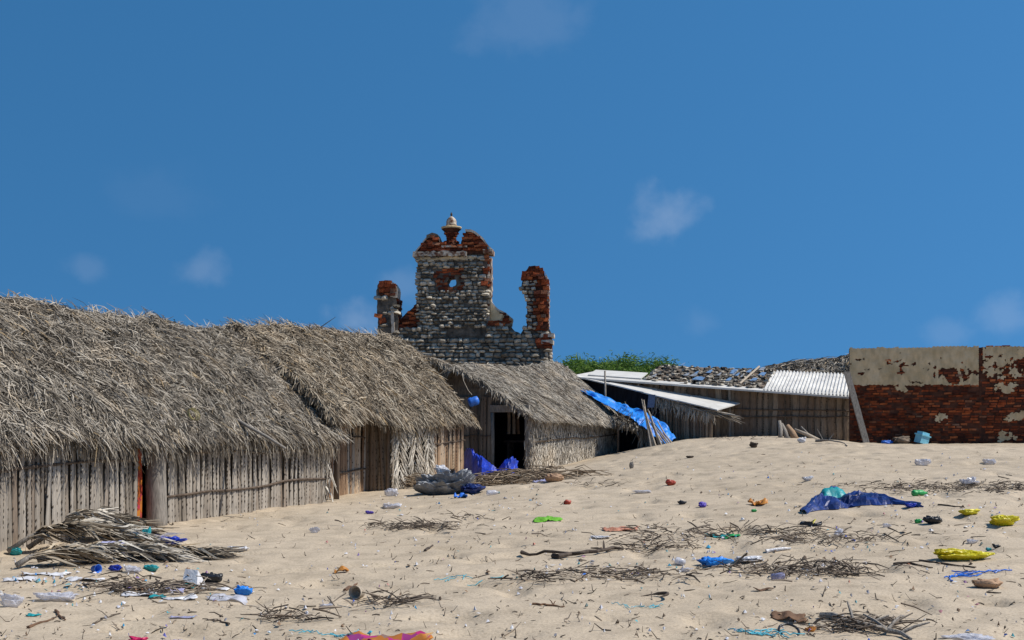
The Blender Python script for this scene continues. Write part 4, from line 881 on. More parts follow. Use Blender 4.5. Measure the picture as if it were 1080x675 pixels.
# thatch roof beyond the corrugated sheets
hutf = thing('thatched_hut', (11, 46, .4), 'thatched roof showing above the white corrugated sheets, furthest right of the thatch', 'hut')
pA = px3(812, 445, 44.5); pB = px3(930, 445, 43.0); uu = Vector((pB.x-pA.x, pB.y-pA.y, 0)); Lf = uu.length
rff = Roof((pA.x, pA.y), (uu.x, uu.y), -.4, Lf, -.3, 2.0, 4.0, 3.05, lambda u: 3.78+.10*np.asarray(u)+.05*np.sin(np.asarray(u)*2.7), 3.0, seed=71, lump=.08, bulge=.08)
ro = rff.slab(hutf, M['underthatch'], .15); rff.thatch(ro, M['thatch'], 4500, fringe=40, ridge=70, W=(.02, .045), gable=150, gable_ends=(0,))
uu.normalize(); Wf_ = lambda u, v=0.0: (pA.x+uu.x*u-uu.y*v, pA.y+uu.y*u+uu.x*v)
panel('wall', Wf_(0, 0), Wf_(Lf, 0), lambda f: .4, lambda f: 3.05, M['mat_dark'], hutf)

# lean-to with cement sheets and black netting
shedA = thing('sheet_roof_shed', (4, 38.5, .9), 'low shed with pale flat cement sheets sloping right over black netting', 'shed')
a0 = px3(604, 397, 40.0); a1 = px3(754, 433, 37.2)
def roofA(f, b, dz=0.0):
    p = a0.lerp(a1, f); dd = (a1-a0); bk = Vector((-dd.y, dd.x, 0)).normalized(); p = p+bk*b; p.z += .13*b+dz; return p
mb = MB()
for i in range(4):      # overlapping sheets
    fa, fb = i/4, (i+1)/4+.015; z_ = .012*(i % 2)
    mb = MB(); q = [roofA(fa, 0, z_), roofA(fb, 0, z_), roofA(fb, 1.7, z_), roofA(fa, 1.7, z_)]; mb.add(q+[v+Vector((0, 0, .035)) for v in q], [(3, 2, 1, 0), (4, 5, 6, 7), (0, 1, 5, 4), (1, 2, 6, 5), (2, 3, 7, 6), (3, 0, 4, 7)]); mb.build('roof_sheet', M['sheet'], shedA)
q0 = roofA(.02, .3); q1 = roofA(.60, .3); q2 = roofA(.95, .3)
zA = lambda f: roofA(.02+.58*f, .3).z-.03
panel('netting_wall', q0.xy, q1.xy, lambda f: .4, zA, M['dark_net'], shedA, n=10)
zA2 = lambda f: roofA(.60+.35*f, .3).z-.03
wA = panel('stem_wall', q1.xy, q2.xy, lambda f: .6, zA2, M['mat_dark'], shedA, n=10)
slat_row(wA, q1.xy, q2.xy, lambda f: .8, lambda f: zA2(f)-.02, SLATD, .10, jit=.02)
k = 380; f_ = NR.uniform(.55, .97, k); pos = np.array([list(roofA(f, .12, -.03)) for f in f_]); 
o = MB().strips(*strip_arrays(pos, np.stack([NR.normal(.1, .3, k), NR.normal(-.1, .2, k), -np.ones(k)], 1), np.array([[0., -1., 0]]*k), NR.uniform(.15, .55, k), NR.uniform(.015, .035, k), .04)).build('hanging_leaves', M['thatch_fine'], shedA); o['kind'] = 'stuff'
k = 200; f_ = NR.uniform(.72, 1.04, k); pos = np.array([list(roofA(f, .1, -.07-.05*R.random())) for f in f_]); dd = np.array(a1-a0)
o = MB().strips(*strip_arrays(pos, np.array([dd]*k)+NR.normal(0, .5, (k, 3)), np.array([[0., 0, 1.]]*k), NR.uniform(.3, .8, k), NR.uniform(.015, .04, k), .03)).build('leaf_ends', M['thatch_fine'], shedA); o['kind'] = 'stuff'
tag(MB().box(px3(687, 423, 38.15), (.11, .02, 0), (0, .012, 0), (.02, 0, .20)).build('hung_sheet', M['dimblue'], None), 'faded dark blue plastic sheet hung on the black netting wall', 'plastic sheet')
panel('rear_wall', roofA(.95, 1.6).xy, roofA(.02, 1.6).xy, lambda f: .4, lambda f: roofA(.95-.93*f, 1.6).z-.03, M['mat_dark'], shedA)
for (px_, py0, py1, Y_, lb) in ((598, 386, 407, 40.6, 'short grey post standing left of the sheet roof, nearest the ruin'), (638, 391, 425, 38.9, 'thin grey pole rising in front of the black netting')):
    t_ = px3(px_, py0, Y_); b_ = px3(px_+.6, py1, Y_); tag(MB().tube([(b_.x, b_.y, h1(b_.x, b_.y)-.05), b_, t_], [.055, .05, .045] if px_ < 600 else .032, 8).build('wooden_post', M['wood_grey'], None, True), lb, 'post')

# low thatch flap with a dark opening, blue tarpaulin over it
flap = thing('low_thatch_shelter', (3.9, 38.6, .6), 'low collapsed thatch shelter with a dark mouth, beside the pale leaf-mat wall', 'shelter')
def grid_sheet(top, bot, nu, nv, amp, seed, sc=(5, 3), th=.012):
    mb = MB(); vv = []; ff = []
    def along(pl, f):
        f = f*(len(pl)-1); i = min(int(f), len(pl)-2); return pl[i].lerp(pl[i+1], f-i)
    for i in range(nu+1):
        for j in range(nv+1):
            u, v = i/nu, j/nv; p = along(top, u).lerp(along(bot, u), v); w_ = amp*float(fbm(np.array([u*sc[0]*2]), np.array([v*sc[1]]), seed)[0]); vv.append((p.x, p.y-w_, p.z+w_*.6))
    for i in range(nu):
        for j in range(nv): a = i*(nv+1)+j; ff.append((a, a+nv+1, a+nv+2, a+1))
    return mb.add(vv, ff)
ft = [px3(646, 430, 39.0), px3(668, 436, 38.9), px3(690, 447, 38.6), px3(700, 456, 38.5)]; fb_ = [px3(651, 443, 37.6), px3(668, 448, 37.6), px3(684, 453, 37.7), px3(695, 462, 37.8)]
o = grid_sheet(ft, fb_, 12, 6, .05, 5).build('flap_roof', M['underthatch'], flap); o.modifiers.new('thickness', 'SOLIDIFY').thickness = .08
k = 2300; u_ = NR.uniform(0, 1, k); v_ = NR.uniform(0, 1, k)
def lerp_pl(pl, u):
    pl = np.array([list(p) for p in pl]); f = u*(len(pl)-1); i = np.minimum(f.astype(int), len(pl)-2); return pl[i]+(pl[i+1]-pl[i])*(f-i)[:, None]
pos = lerp_pl(ft, u_)*(1-v_)[:, None]+lerp_pl(fb_, u_)*v_[:, None]+np.array([[0, 0, .03]]); d = lerp_pl(fb_, u_)-lerp_pl(ft, u_)+NR.normal(0, .6, (k, 3))
mb = MB().strips(*strip_arrays(pos, d, np.array([[0, -.5, 1.]]*k), NR.uniform(.2, .45, k), NR.uniform(.015, .035, k), .05))
k = 520; u_ = NR.uniform(.0, 1, k); pos = lerp_pl(fb_, u_); u2 = np.where(u_ > .5, NR.uniform(.3, 1.0, k), NR.uniform(.1, .35, k))
mb.strips(*strip_arrays(pos+NR.normal(0, .05, (k, 3)), np.stack([NR.normal(0, .25, k), NR.normal(-.05, .15, k), -np.ones(k)], 1), np.array([[0, -1., 0]]*k), u2*.75, NR.uniform(.015, .04, k), .05))
mb.build('flap_thatch', M['thatch_fine'], flap)['kind'] = 'stuff'
panel('rear_wall', px3(648, 445, 39.6).xy, px3(706, 445, 39.3).xy, lambda f: .3, lambda f: 2.0-.45*f, M['mat_dark'], flap)
for px_ in (652, 674):
    t_ = px3(px_, 446, 37.7); MB().tube([(t_.x, t_.y, .35), t_], .035, 7).build('post', M['stick'], flap)
tp = [px3(612, 407, 39.3), px3(650, 424, 38.7), px3(680, 435, 38.2), px3(700, 446, 37.8), px3(713, 462, 37.5)]; bt = [px3(612, 413, 38.6), px3(648, 432, 38.1), px3(668, 443, 37.5), px3(684, 456, 37.2), px3(700, 470, 36.9)]
o = grid_sheet(tp, bt, 60, 16, .15, 15, (9, 3)).build('blue_tarpaulin', M['tarp'], None, True); o.modifiers.new('thickness', 'SOLIDIFY').thickness = .01
tag(o, 'bright blue tarpaulin draped down over the low thatch shelter', 'tarpaulin')
tag(grid_sheet([px3(664, 440, 37.9), px3(678, 445, 37.8)], [px3(668, 445, 37.6), px3(680, 449, 37.6)], 8, 4, .06, 19).build('plastic_bag', M['white'], None), 'small white plastic scrap caught on the thatch under the blue tarpaulin', 'plastic bag')
bundle = 'thin poles leaning beside the blue tarpaulin'
for i in range(9):
    b_ = px3(686+i*2.9+R.uniform(-1, 1), 469.5-R.uniform(0, 3), 36.6+R.uniform(-.2, .2)); b_.z = h1(b_.x, b_.y)-.03; t_ = px3(675+i*2.2+R.uniform(-2, 2), 421+i*2.8+R.uniform(-4, 8), 37.1+R.uniform(-.1, .1))
    m1 = b_.lerp(t_, .5)+Vector((R.uniform(-.03, .03), 0, R.uniform(-.03, .03)))
    tag(MB().tube([b_, m1, t_], [.03, .026, .018], 6).build('leaning_pole', M['wood_pale'] if i % 3 else M['wood_grey'], None), 'thin pale pole in the bundle leaning beside the blue tarpaulin', 'pole', bundle)
b_ = px3(915, 469, 35.3); b_.z = h1(b_.x, b_.y)-.1; t_ = px3(893, 392, 35.75); dv = (t_-b_); xr = Vector((1, -.1, 0)).normalized()
tag(MB().box((b_+t_)/2, xr*.085, Vector((.1, 1, 0)).normalized()*.06, dv/2).build('leaning_beam', M['wood_grey'], None), 'grey timber beam leaning against the left end of the brick wall', 'beam')

# ------------------------------------------------------------------ bushes on the skyline
def bush(px, py_top, w, Y, seed, label, k=12000):
    r = np.random.default_rng(seed); top = px3(px, py_top, Y); bx, by = top.x, Y; gz = .35; hgt = top.z-gz; wd = w/FPX*Y/2
    t = thing('acacia_bush', (bx, by, gz), label, 'bush', 'green bushes behind the sheds'); mb = MB(); tips = []
    for i in range(9):
        a = r.uniform(0, 6.28); rr = wd*r.uniform(.3, .85); e = Vector((bx+math.cos(a)*rr, by+math.sin(a)*rr, gz+hgt*r.uniform(.6, .9))); m1 = Vector((bx, by, gz)).lerp(e, .45)+Vector((0, 0, .3))
        mb.tube([(bx, by, gz-.1), m1, e], [.11, .06, .02], 6); tips.append(e)
    mb.build('trunk', M['stick'], t)
    nc = 60; ang = r.uniform(0, 6.28, nc); rad = np.sqrt(r.uniform(0, 1, nc))*wd; dome = np.sqrt(np.clip(1-(rad/wd)**2, 0, 1))
    cz = gz+hgt*(.52+.44*dome*r.uniform(.35, 1.0, nc)); cen = np.stack([bx+np.cos(ang)*rad, by+np.sin(ang)*rad, cz], 1)
    which = r.integers(0, nc, k); p = cen[which]+r.normal(0, 1, (k, 3))*np.array([[.38, .38, .17]])
    p[:, 2] = np.minimum(p[:, 2], gz+hgt*1.04); d = r.normal(0, 1, (k, 3)); d[:, 2] *= .55; n_ = r.normal(0, 1, (k, 3))
    V, F = strip_arrays(p, d, n_, r.uniform(.10, .26, k), r.uniform(.02, .05, k), .03, .25, tip=.3); mb = MB().strips(V, F)
    k2 = 60; p = cen[r.integers(0, nc, k2)]; p[:, 2] += .1; d = np.stack([r.normal(0, .35, k2), r.normal(0, .3, k2), np.ones(k2)], 1); V, F = strip_arrays(p, d, r.normal(0, 1, (k2, 3)), r.uniform(.25, .6, k2), r.uniform(.03, .06, k2), .03); mb.strips(V, F)
    mb.build('crown', M['leaf'], t)['kind'] = 'stuff'
bush(608, 376, 58, 57, 1, 'green bush on the skyline just right of the ruin'); bush(655, 373, 66, 60, 2, 'green bush on the skyline, middle one behind the sheds'); bush(694, 376, 50, 58, 3, 'green bush on the skyline, rightmost one behind the sheds'); bush(632, 377, 52, 55, 4, 'low green bush in front, between the other skyline bushes')

# ------------------------------------------------------------------ litter and driftwood
def crumple(name, px, py, w, h, m, label, cat, seed, depth=None, rot=0, amp=.45, nu=22, nv=12, flat=False, sink=.15, crease=1.0):
    """a crumpled bag or bundle: w, h in photo pixels, py where it meets the sand"""
    g = ground(px, py); k = g.y/FPX; W_ = w*k/2; H_ = h*k; D_ = (depth or w*.6)*k/2; r = random.Random(seed); mb = MB(); vv = []; ff = []
    ox, oy = r.uniform(0, 90), r.uniform(0, 90)
    nu, nv = int(nu*1.4), int(nv*1.4); TH, AA = np.meshgrid(np.pi*np.arange(nv+1)/nv, 2*np.pi*np.arange(nu)/nu, indexing='ij'); TH, AA = TH.ravel(), AA.ravel(); st, ct_ = np.sin(TH), np.cos(TH); cx_, sy_ = np.cos(AA)*st, np.sin(AA)*st
    n1 = fbm(ox+cx_*1.4, oy+sy_*1.4+ct_*1.6, seed, 3); n2 = np.abs(fbm(ox+cx_*3.4, oy+sy_*3+ct_*3.4, seed+7, 2)); n3 = np.abs(fbm(ox+cx_*8+sy_*3, oy+sy_*7+ct_*8, seed+9, 2))
    f = 1+amp*n1*1.3-amp*.9*n2*crease-amp*.35*n3*crease; bx_ = np.sign(cx_)*np.abs(cx_)**.75
    vv = np.stack([bx_*W_*f, sy_*D_*f, (ct_*.5+.5)**.7*H_*(1+amp*.8*n1-amp*.7*n2*crease-amp*.5*n3*crease)-sink*H_], 1).tolist()
    for j in range(nv):
        for i in range(nu): ff.append((j*nu+i, (j+1)*nu+i, (j+1)*nu+(i+1) % nu, j*nu+(i+1) % nu))
    o = mb.add(vv, ff).build(name, m, None, not flat); o.location = g; o.rotation_euler = (0, 0, rot); return tag(o, label, cat)
def scrap(name, px, py, w, dpt, m, label, cat, seed, amp=.05, rot=0, nu=14, nv=10, edge=.25, arch=0.0, two=None):
    """a creased sheet lying on the sand; w and dpt in metres"""
    g = ground(px, py); mb = MB(); vv = []; ff = []; ms = []; c, s = math.cos(rot), math.sin(rot); w *= g.y/FPX if w > 3 else 1
    for i in range(nu+1):
        for j in range(nv+1):
            u, v = i/nu-.5, j/nv-.5; e = edge*float(fbm(np.array([u*4+seed]), np.array([v*4]), seed)[0]); x = u*w*(1+e); y = v*dpt*(1+1.5*e); X, Y_ = g.x+x*c-y*s, g.y+x*s+y*c
            cr = abs(float(fbm(np.array([u*w*9+seed*3]), np.array([v*dpt*9]), seed+3)[0]))
            vv.append((X-g.x, Y_-g.y, h1(X, Y_)-g.z+.006+amp*cr*2+arch*math.exp(-((v*2.2)**2))*(1-(2*u)**4)))
    for i in range(nu):
        for j in range(nv): a = i*(nv+1)+j; ff.append((a, a+nv+1, a+nv+2, a+1))
    o = mb.add(vv, ff).build(name, m, None, True); o.location = g; o.modifiers.new('thickness', 'SOLIDIFY').thickness = .004
    if two:
        o.data.materials.append(two[0])
        for i, f in enumerate(o.data.polygons):
            if two[1](i//nv/nu, (i % nv)/nv): f.material_index = 1
    return tag(o, label, cat)
def stick(px0, py0, px1, py1, r0, m, label, cat='stick', name='driftwood_stick', bend=.04, seed=0, branches=0, rise=.0):
    a = ground(px0, py0); b = ground(px1, py1); rr = random.Random(seed); n = 8; pts = []; L = (b-a).length
    for i in range(n+1):
        f = i/n; p = a.lerp(b, f); p.x += rr.uniform(-bend, bend)*L*.3; p.y += rr.uniform(-bend, bend)*L; p.z = h1(p.x, p.y)+r0*.7+rise*math.sin(math.pi*f); pts.append(p)
    mb = MB().tube(pts, [r0*(1-.55*i/n)*rr.uniform(.8, 1.2) for i in range(n+1)], 7)
    for q in range(branches):
        i = rr.randint(2, n-1); d = Vector((rr.uniform(-1, 1), rr.uniform(-.6, .6), rr.uniform(.05, .5))).normalized()*L*rr.uniform(.12, .3); mb.tube([pts[i], pts[i]+d*.5+Vector((0, 0, .01)), pts[i]+d], [r0*.5, r0*.4, r0*.2], 5)
    return tag(mb.build(name, m, None), label, cat)
def bottle(px, py, L, rad, ang, m, capm, label, cat='bottle'):
    g = ground(px, py); d = Vector((math.cos(ang), math.sin(ang), 0)); o = g+Vector((0, 0, rad*.9))-d*L/2; t = thing('plastic_bottle', g, label, cat)
    MB().lathe(o, d, [(0, rad*.8), (.02, rad), (L*.25, rad), (L*.3, rad*.93), (L*.35, rad), (L*.68, rad), (L*.82, rad*.55), (L*.9, rad*.36), (L*.93, rad*.36)], 12).build('bottle_body', m, t, True)
    MB().lathe(o, d, [(L*.925, rad*.42), (L, rad*.42)], 10).build('cap', capm, t); return t
def cup(px, py, L, r0, r1, ang, m, label, cat='cup', name='plastic_cup'):
    g = ground(px, py); d = Vector((math.cos(ang), math.sin(ang), .1)); o = g+Vector((0, 0, r1*.9))-d*L/2
    return tag(MB().lathe(o, d, [(0, r0), (L, r1), (L+.006, r1*1.06), (L, r1*.9), (.01, r0*.85)], 14).build(name, m, None, True), label, cat)
def tangle(name, px, py, w, dpt, m, label, cat, seed, r=.006, n=7):
    g = ground(px, py); rr = random.Random(seed); mb = MB()
    for q in range(n):
        x, y = g.x+rr.uniform(-.5, .5)*w, g.y+rr.uniform(-.5, .5)*dpt; a = rr.uniform(-.5, .5)+(math.pi if rr.random() < .5 else 0); pts = []
        for i in range(9): a += rr.uniform(-.6, .6); x += math.cos(a)*w*.07; y += math.sin(a)*w*.07; pts.append((x, y, h1(x, y)+r*.8+rr.uniform(0, .02)))
        mb.tube(pts, r, 5)
    return tag(mb.build(name, m, None), label, cat)

# heaps by the huts
crumple('tarpaulin_bundle', 468, 521, 64, 32, M['greytarp'], 'crumpled dark grey tarpaulin bundle in front of the second hut', 'tarpaulin', 5, 46, amp=.6, nu=46, nv=26, flat=True, crease=1.25)
crumple('tarpaulin_bundle', 497, 520, 26, 11, M['navy'], 'dark blue tarpaulin end spilling right of the grey bundle', 'tarpaulin', 6, 22, amp=.6, flat=True)
crumple('rag', 463, 505, 14, 9, M['white'], 'pale rag lying on top of the grey tarpaulin bundle', 'rag', 15, flat=True).location = ground(466, 520)+Vector((0, .2, .40))
scrap('plastic_scrap', 486, 525, .26, .25, M['blue'], 'small light blue plastic scrap just in front of the grey bundle', 'plastic scrap', 4, .08)
bottle(520, 522, .26, .05, .2, M['clear'], M['teal'], 'clear bottle with teal cap on the sand below the brushwood')
for (px_, py_, w_, d_, n_, lb, sd2) in [(428, 513, 1.0, .8, 260, 'brown brushwood heap at the foot of the woven frond panel', 1), (541, 509, 1.6, .9, 300, 'brown brushwood heap in front of the blue tarpaulin and doorway', 2), (590, 505, 1.3, .6, 60, 'thin scatter of sticks right of the doorway brushwood', 3)]:
    g = ground(px_, py_); mb = MB(); rr = random.Random(sd2)
    for q in range(n_):
        x, y = g.x+rr.gauss(0, .33)*w_, g.y+rr.gauss(0, .33)*d_; a = rr.gauss(0, .45)+(math.pi if rr.random() < .5 else 0); L = rr.uniform(.2, .75); z = h1(x, y)+rr.uniform(0, .26)*max(0, 1-((x-g.x)/w_)**2*2)
        mb.tube([(x, y, z), (x+math.cos(a)*L*.5, y+math.sin(a)*L*.5, z+rr.uniform(-.02, .07)), (x+math.cos(a)*L, y+math.sin(a)*L, max(z+rr.uniform(-.1, .06), h1(x+math.cos(a)*L, y+math.sin(a)*L)))], [.012, .010, .006], 4)
    o = mb.build('brushwood', M['brush'], None); tag(o, lb, 'brushwood', None, 'stuff')
scrap('plastic_scrap', 572, 508, .42, .3, M['lav'], 'lavender plastic scrap among the sticks right of the doorway', 'plastic scrap', 41, .06)
crumple('cardboard_box', 584, 508, 22, 10, M['tan'], 'torn brown carton half buried right of the doorway brushwood', 'carton', 42, flat=True, amp=.3)

# fallen fan fronds on the left
def frond(px, py, ang, L, spread, seed, label, lift=.12):
    g = ground(px, py); rr = np.random.default_rng(seed); t = thing('dry_palm_frond', g, label, 'palm frond', 'fallen palm fronds by the long hut')
    d = Vector((math.cos(ang), math.sin(ang), 0)); n_ = Vector((-d.y, d.x, 0)); pts = []
    for i in range(7):
        f = i/6; p = g+d*(L*(f-.5)); p.z = h1(p.x, p.y)+.04+lift*math.sin(math.pi*min(1, f*1.1)); pts.append(p)
    MB().tube(pts, [.034, .03, .026, .022, .018, .014, .008], 7).build('leaf_stem', M['wood_grey'], t, True)
    k = 260; f = rr.uniform(.12, 1, k); s = rr.choice([-1, 1], k); P = np.array([list(p) for p in pts]); i = np.minimum((f*6).astype(int), 5); base_ = P[i]+(P[i+1]-P[i])*((f*6-i)[:, None])
    dirs = np.array([d])*rr.uniform(.35, 1, k)[:, None]+np.array([n_])*(s*rr.uniform(.2, 1, k)*spread)[:, None]+np.array([[0, 0, 1.]])*rr.uniform(-.18, .10, k)[:, None]
    V, F = strip_arrays(base_+np.array([[0, 0, .02]]), dirs, np.array([[0, 0, 1.]]*k), rr.uniform(.2, .6, k), rr.uniform(.014, .04, k), .06, .08)
    V[:, 2] = np.maximum(V[:, 2], H(V[:, 0], V[:, 1])+.012); MB().strips(V, F).build('leaflets', M['thatch_warm'] if seed % 2 else M['thatch_pale'], t)['kind'] = 'stuff'
frond(74, 584, .35, 1.45, .7, 1, 'dry grey palm frond on top of the fallen heap nearest the wall', .30)
frond(95, 582, .25, 1.5, .7, 2, 'dry palm frond with thick bare stem in the middle of the fallen heap', .26)
frond(55, 597, .8, .8, .6, 3, 'dark curled palm frond at the heap\'s lower left end', .12)
frond(112, 592, .15, 1.5, .5, 4, 'flattened palm frond along the heap\'s front edge', .10)
frond(162, 588, .02, 1.3, .35, 5, 'narrow palm frond pointing right beyond the fallen heap', .04)
frond(88, 573, .4, 1.1, .6, 6, 'dry palm frond resting against the long hut\'s stem wall', .34)
frond(108, 569, .3, 1.0, .6, 7, 'dry palm frond at the heap\'s upper right end by the doorway', .22)
crumple('tarpaulin_scrap', 152, 575, 18, 19, M['teal'], 'teal cloth rag at the foot of the long hut\'s doorway', 'rag', 61, amp=.6, flat=True)
crumple('tarpaulin_scrap', 176, 574, 40, 10, M['royal'], 'flat royal blue cloth rag lying right of the teal rag', 'rag', 62, amp=.6, flat=True)
crumple('plastic_bag', 40, 562, 30, 14, M['clear'], 'cloudy plastic bag against the long hut\'s wall above the fronds', 'plastic bag', 63, flat=True)
crumple('plastic_bag', 16, 585, 16, 10, M['teal'], 'dark teal plastic bag at the wall foot, left end of the fronds', 'plastic bag', 64, flat=True)
scrap('plastic_strip', 118, 590, .55, .16, M['lav'], 'long lavender plastic strip lying over the frond heap', 'plastic strip', 65, .03, .9, arch=.2)
cup(101, 604, .08, .035, .045, -.6, M['blue'], 'small blue plastic cup in front of the frond heap', 'cup')
crumple('plastic_bag', 122, 602, 14, 8, M['royal'], 'small deep blue plastic bag right of the blue cup', 'plastic bag', 66, flat=True)
crumple('plastic_bag', 140, 604, 20, 9, M['clear'], 'cloudy plastic bag right of the small deep blue bag', 'plastic bag', 67, flat=True)
crumple('plastic_bag', 159, 602, 16, 7, M['teal'], 'small teal plastic bag between the cloudy bag and the white carton', 'plastic bag', 68, flat=True)
crumple('plastic_bag', 224, 614, 26, 14, M['black'], 'shiny black plastic bag by the white carton, lower left', 'plastic bag', 69, amp=.5)
g = ground(206, 618); ct = MB(); ct.add([g+Vector(v) for v in ((-.13, -.05, .0), (.04, -.1, .0), (.09, .08, .0), (-.08, .13, .0), (-.10, .0, .17), (.03, -.02, .16))], [(0, 1, 5, 4), (3, 4, 5, 2), (0, 4, 3), (1, 2, 5), (0, 3, 2, 1)]); tag(ct.build('carton', M['white'], None), 'folded white carton standing left of the black plastic bag', 'carton')
scrap('foam_board', 226, 622, .28, .10, M['white'], 'flat white foam strip below the black plastic bag', 'foam strip', 71, .015)
crumple('plastic_bag', 257, 628, 20, 12, M['tarp'], 'bright blue plastic bag right of the flat white foam strip', 'plastic bag', 72, amp=.5)
scrap('plastic_sheet', 240, 632, .35, .2, M['clear'], 'cloudy plastic scrap just left of the bright blue bag', 'plastic sheet', 721, .03)
crumple('plastic_bag', 58, 633, 46, 11, M['clear'], 'long cloudy plastic bag on the open sand, lower left', 'plastic bag', 73, flat=True)
crumple('plastic_bag', 12, 640, 24, 16, M['clear'], 'cloudy plastic bag at the left edge below the frond heap', 'plastic bag', 74, flat=True)
for i, (px_, py_, w_, lb) in enumerate([(88, 612, .42, 'white plastic strip just left of the litter drift'), (48, 606, .5, 'white plastic strip below the frond heap\'s lower left end'), (20, 612, .3, 'short white plastic strip near the left edge'), (148, 628, .3, 'white plastic strip on top of the litter drift'), (190, 632, .3, 'white plastic strip at the litter drift\'s right end')]):
    scrap('plastic_strip', px_, py_, w_, .14, M['white'], lb, 'plastic strip', 80+i, .03, R.uniform(-.3, .3))
scrap('plastic_scrap', 182, 624, .22, .16, M['lav'], 'lavender plastic scrap on the litter drift', 'plastic scrap', 92, .05); scrap('plastic_scrap', 196, 620, .18, .12, M['teal'], 'teal plastic scrap between the litter drift and the white carton', 'plastic scrap', 93, .04)
scrap('cardboard', 150, 622, .16, .14, M['tan'], 'small tan cardboard piece in the litter drift', 'cardboard', 94, .05); scrap('plastic_scrap', 166, 631, .12, .1, M['teal'], 'tiny teal scrap at the front of the litter drift', 'plastic scrap', 95, .04)
scrap('plastic_strip', 193, 652, .2, .07, M['lav'], 'lavender plastic strip alone below the litter drift', 'plastic strip', 96, .02); scrap('plastic_scrap', 35, 650, .1, .07, M['teal'], 'small teal scrap, lower left on open sand', 'plastic scrap', 97, .03)
crumple('plastic_bag', 146, 678, 20, 8, M['pink'], 'crimson plastic bag at the bottom edge, lower left', 'plastic bag', 98); crumple('plastic_bag', 178, 680, 26, 7, M['lav'], 'lavender plastic bag at the bottom edge right of the crimson one', 'plastic bag', 99, flat=True)
scrap('printed_cloth', 408, 682, .62, .4, M['print'], 'printed orange, magenta and navy cloth at the bottom edge', 'cloth', 100, .05, 0)
tangle('rope_tangle', 352, 671, .35, .1, M['aqua'], 'frayed aqua rope above the printed cloth at the bottom', 'rope', 101, .004); cup(377, 631, .10, .055, .06, -1.9, M['wood_pale'], 'tan paper cup lying with its mouth to the viewer', 'cup', 'paper_cup')
stick(363, 624, 378, 616, .018, M['brown'], 'short thick brown stick beside the tan paper cup', seed=5); scrap('wrapper', 360, 604, .15, .09, M['orange'], 'crumpled yellow-brown wrapper above the tan paper cup', 'wrapper', 102, .05)
for i, (px_, py_, w_, h_, lb) in enumerate([(250, 581, 22, 6, 'cloudy plastic bag on open sand right of the narrow frond'), (332, 562, 10, 8, 'small round cloudy bag in the middle of bare sand'), (412, 536, 22, 6, 'cloudy plastic bag on sand left of the grey bundle'), (413, 523, 16, 8, 'pale plastic bag at the brushwood below the recess'),
        (722, 603, 18, 5, 'cloudy plastic bag just left of the bright blue bag in mid-sand'), (790, 592, 34, 6, 'long white plastic bag right of the bright blue bag in mid-sand'), (885, 566, 12, 9, 'round cloudy bag below the navy tarpaulin'), (1022, 511, 22, 9, 'cloudy plastic bag on the dark debris band at right'), (972, 491, 16, 9, 'cloudy plastic bag high on the sand below the pale blue crate'), (1044, 490, 14, 8, 'cloudy plastic bag high on the sand near the right edge'), (852, 507, 13, 6, 'cloudy plastic bag on sand above the navy tarpaulin'),
        (1025, 573, 12, 6, 'small cloudy bag above the long yellow bag'), (1020, 676, 46, 7, 'cloudy plastic sheet at the bottom edge, lower right'), (935, 556, 10, 5, 'small white scrap between the navy tarpaulin and the black bag'), (678, 520, 20, 4, 'flat pale bag right of the red shard'), (632, 568, 20, 4, 'flat pale bag left of the broken branch'), (345, 640, 14, 4, 'small cloudy bag left of the tan paper cup')]):
    crumple('plastic_bag', px_, py_, w_, h_, M['clear'] if i % 5 else M['white'], lb, 'plastic bag', 110+i, flat=True, amp=.6)
crumple('wrapper', 390, 542, 10, 4, M['purple'], 'small purple wrapper on sand left of the dark twig patch', 'wrapper', 130, flat=True)
scrap('plastic_scrap', 578, 548, .42, .14, M['lime'], 'pointed lime green plastic scrap in mid-sand', 'plastic scrap', 131, .04)
crumple('clay_shard', 598, 532, 9, 6, M['red'], 'small red lump above the lime green scrap', 'shard', 132); crumple('clay_shard', 707, 512, 10, 7, M['red'], 'broken red pot shard on the bare sand', 'shard', 133)
scrap('plastic_scrap', 655, 560, .5, .2, M['salmon'], 'salmon pink plastic scrap at the left end of the twig band', 'plastic scrap', 134, .04)
stick(550, 587, 617, 588, .022, M['wood_dark'], 'thin dark driftwood pole lying on the sand, touching the thicker branch', 'driftwood', 'driftwood_pole', .005, 1).location.z += .035
stick(581, 590, 655, 581, .035, M['wood_dark'], 'thick dark branch lying across the thin driftwood pole', 'branch', 'driftwood_branch', .10, 2, 2, .02); stick(562, 638, 595, 641, .012, M['brown'], 'small forked twig alone on the lower middle sand', 'twig', 'forked_twig', .10, 3, 3)
crumple('plastic_bag', 752, 597, 34, 12, M['tarp'], 'bright blue plastic bag in the middle of the sand', 'plastic bag', 135, amp=.6, rot=-.2, nu=28); cup(718, 596, .09, .032, .042, 2.4, M['clear'], 'clear plastic cup left of the bright blue bag in mid-sand')
cup(820, 611, .12, .033, .033, .15, M['lav'], 'pale metallic can in the twig drift right of the bright blue bag', 'can', 'drink_can'); stick(808, 583, 834, 580, .025, M['white'], 'white plastic tube above the twig drift at right', 'tube', 'plastic_tube', .002, 4)
scrap('wrapper', 799, 532, .3, .2, M['orange'], 'orange wrapper on sand left of the navy tarpaulin', 'wrapper', 136, .08); crumple('plastic_scrap', 795, 540, 7, 4, M['green'], 'tiny green plastic lump below the orange wrapper', 'plastic scrap', 137)
crumple('wrapper', 741, 535, 9, 6, M['purple'], 'purple wrapper beside a black lump in mid-sand', 'wrapper', 138); crumple('charred_wood', 719, 532, 10, 5, M['black'], 'small black lump left of the purple wrapper', 'wood', 139)
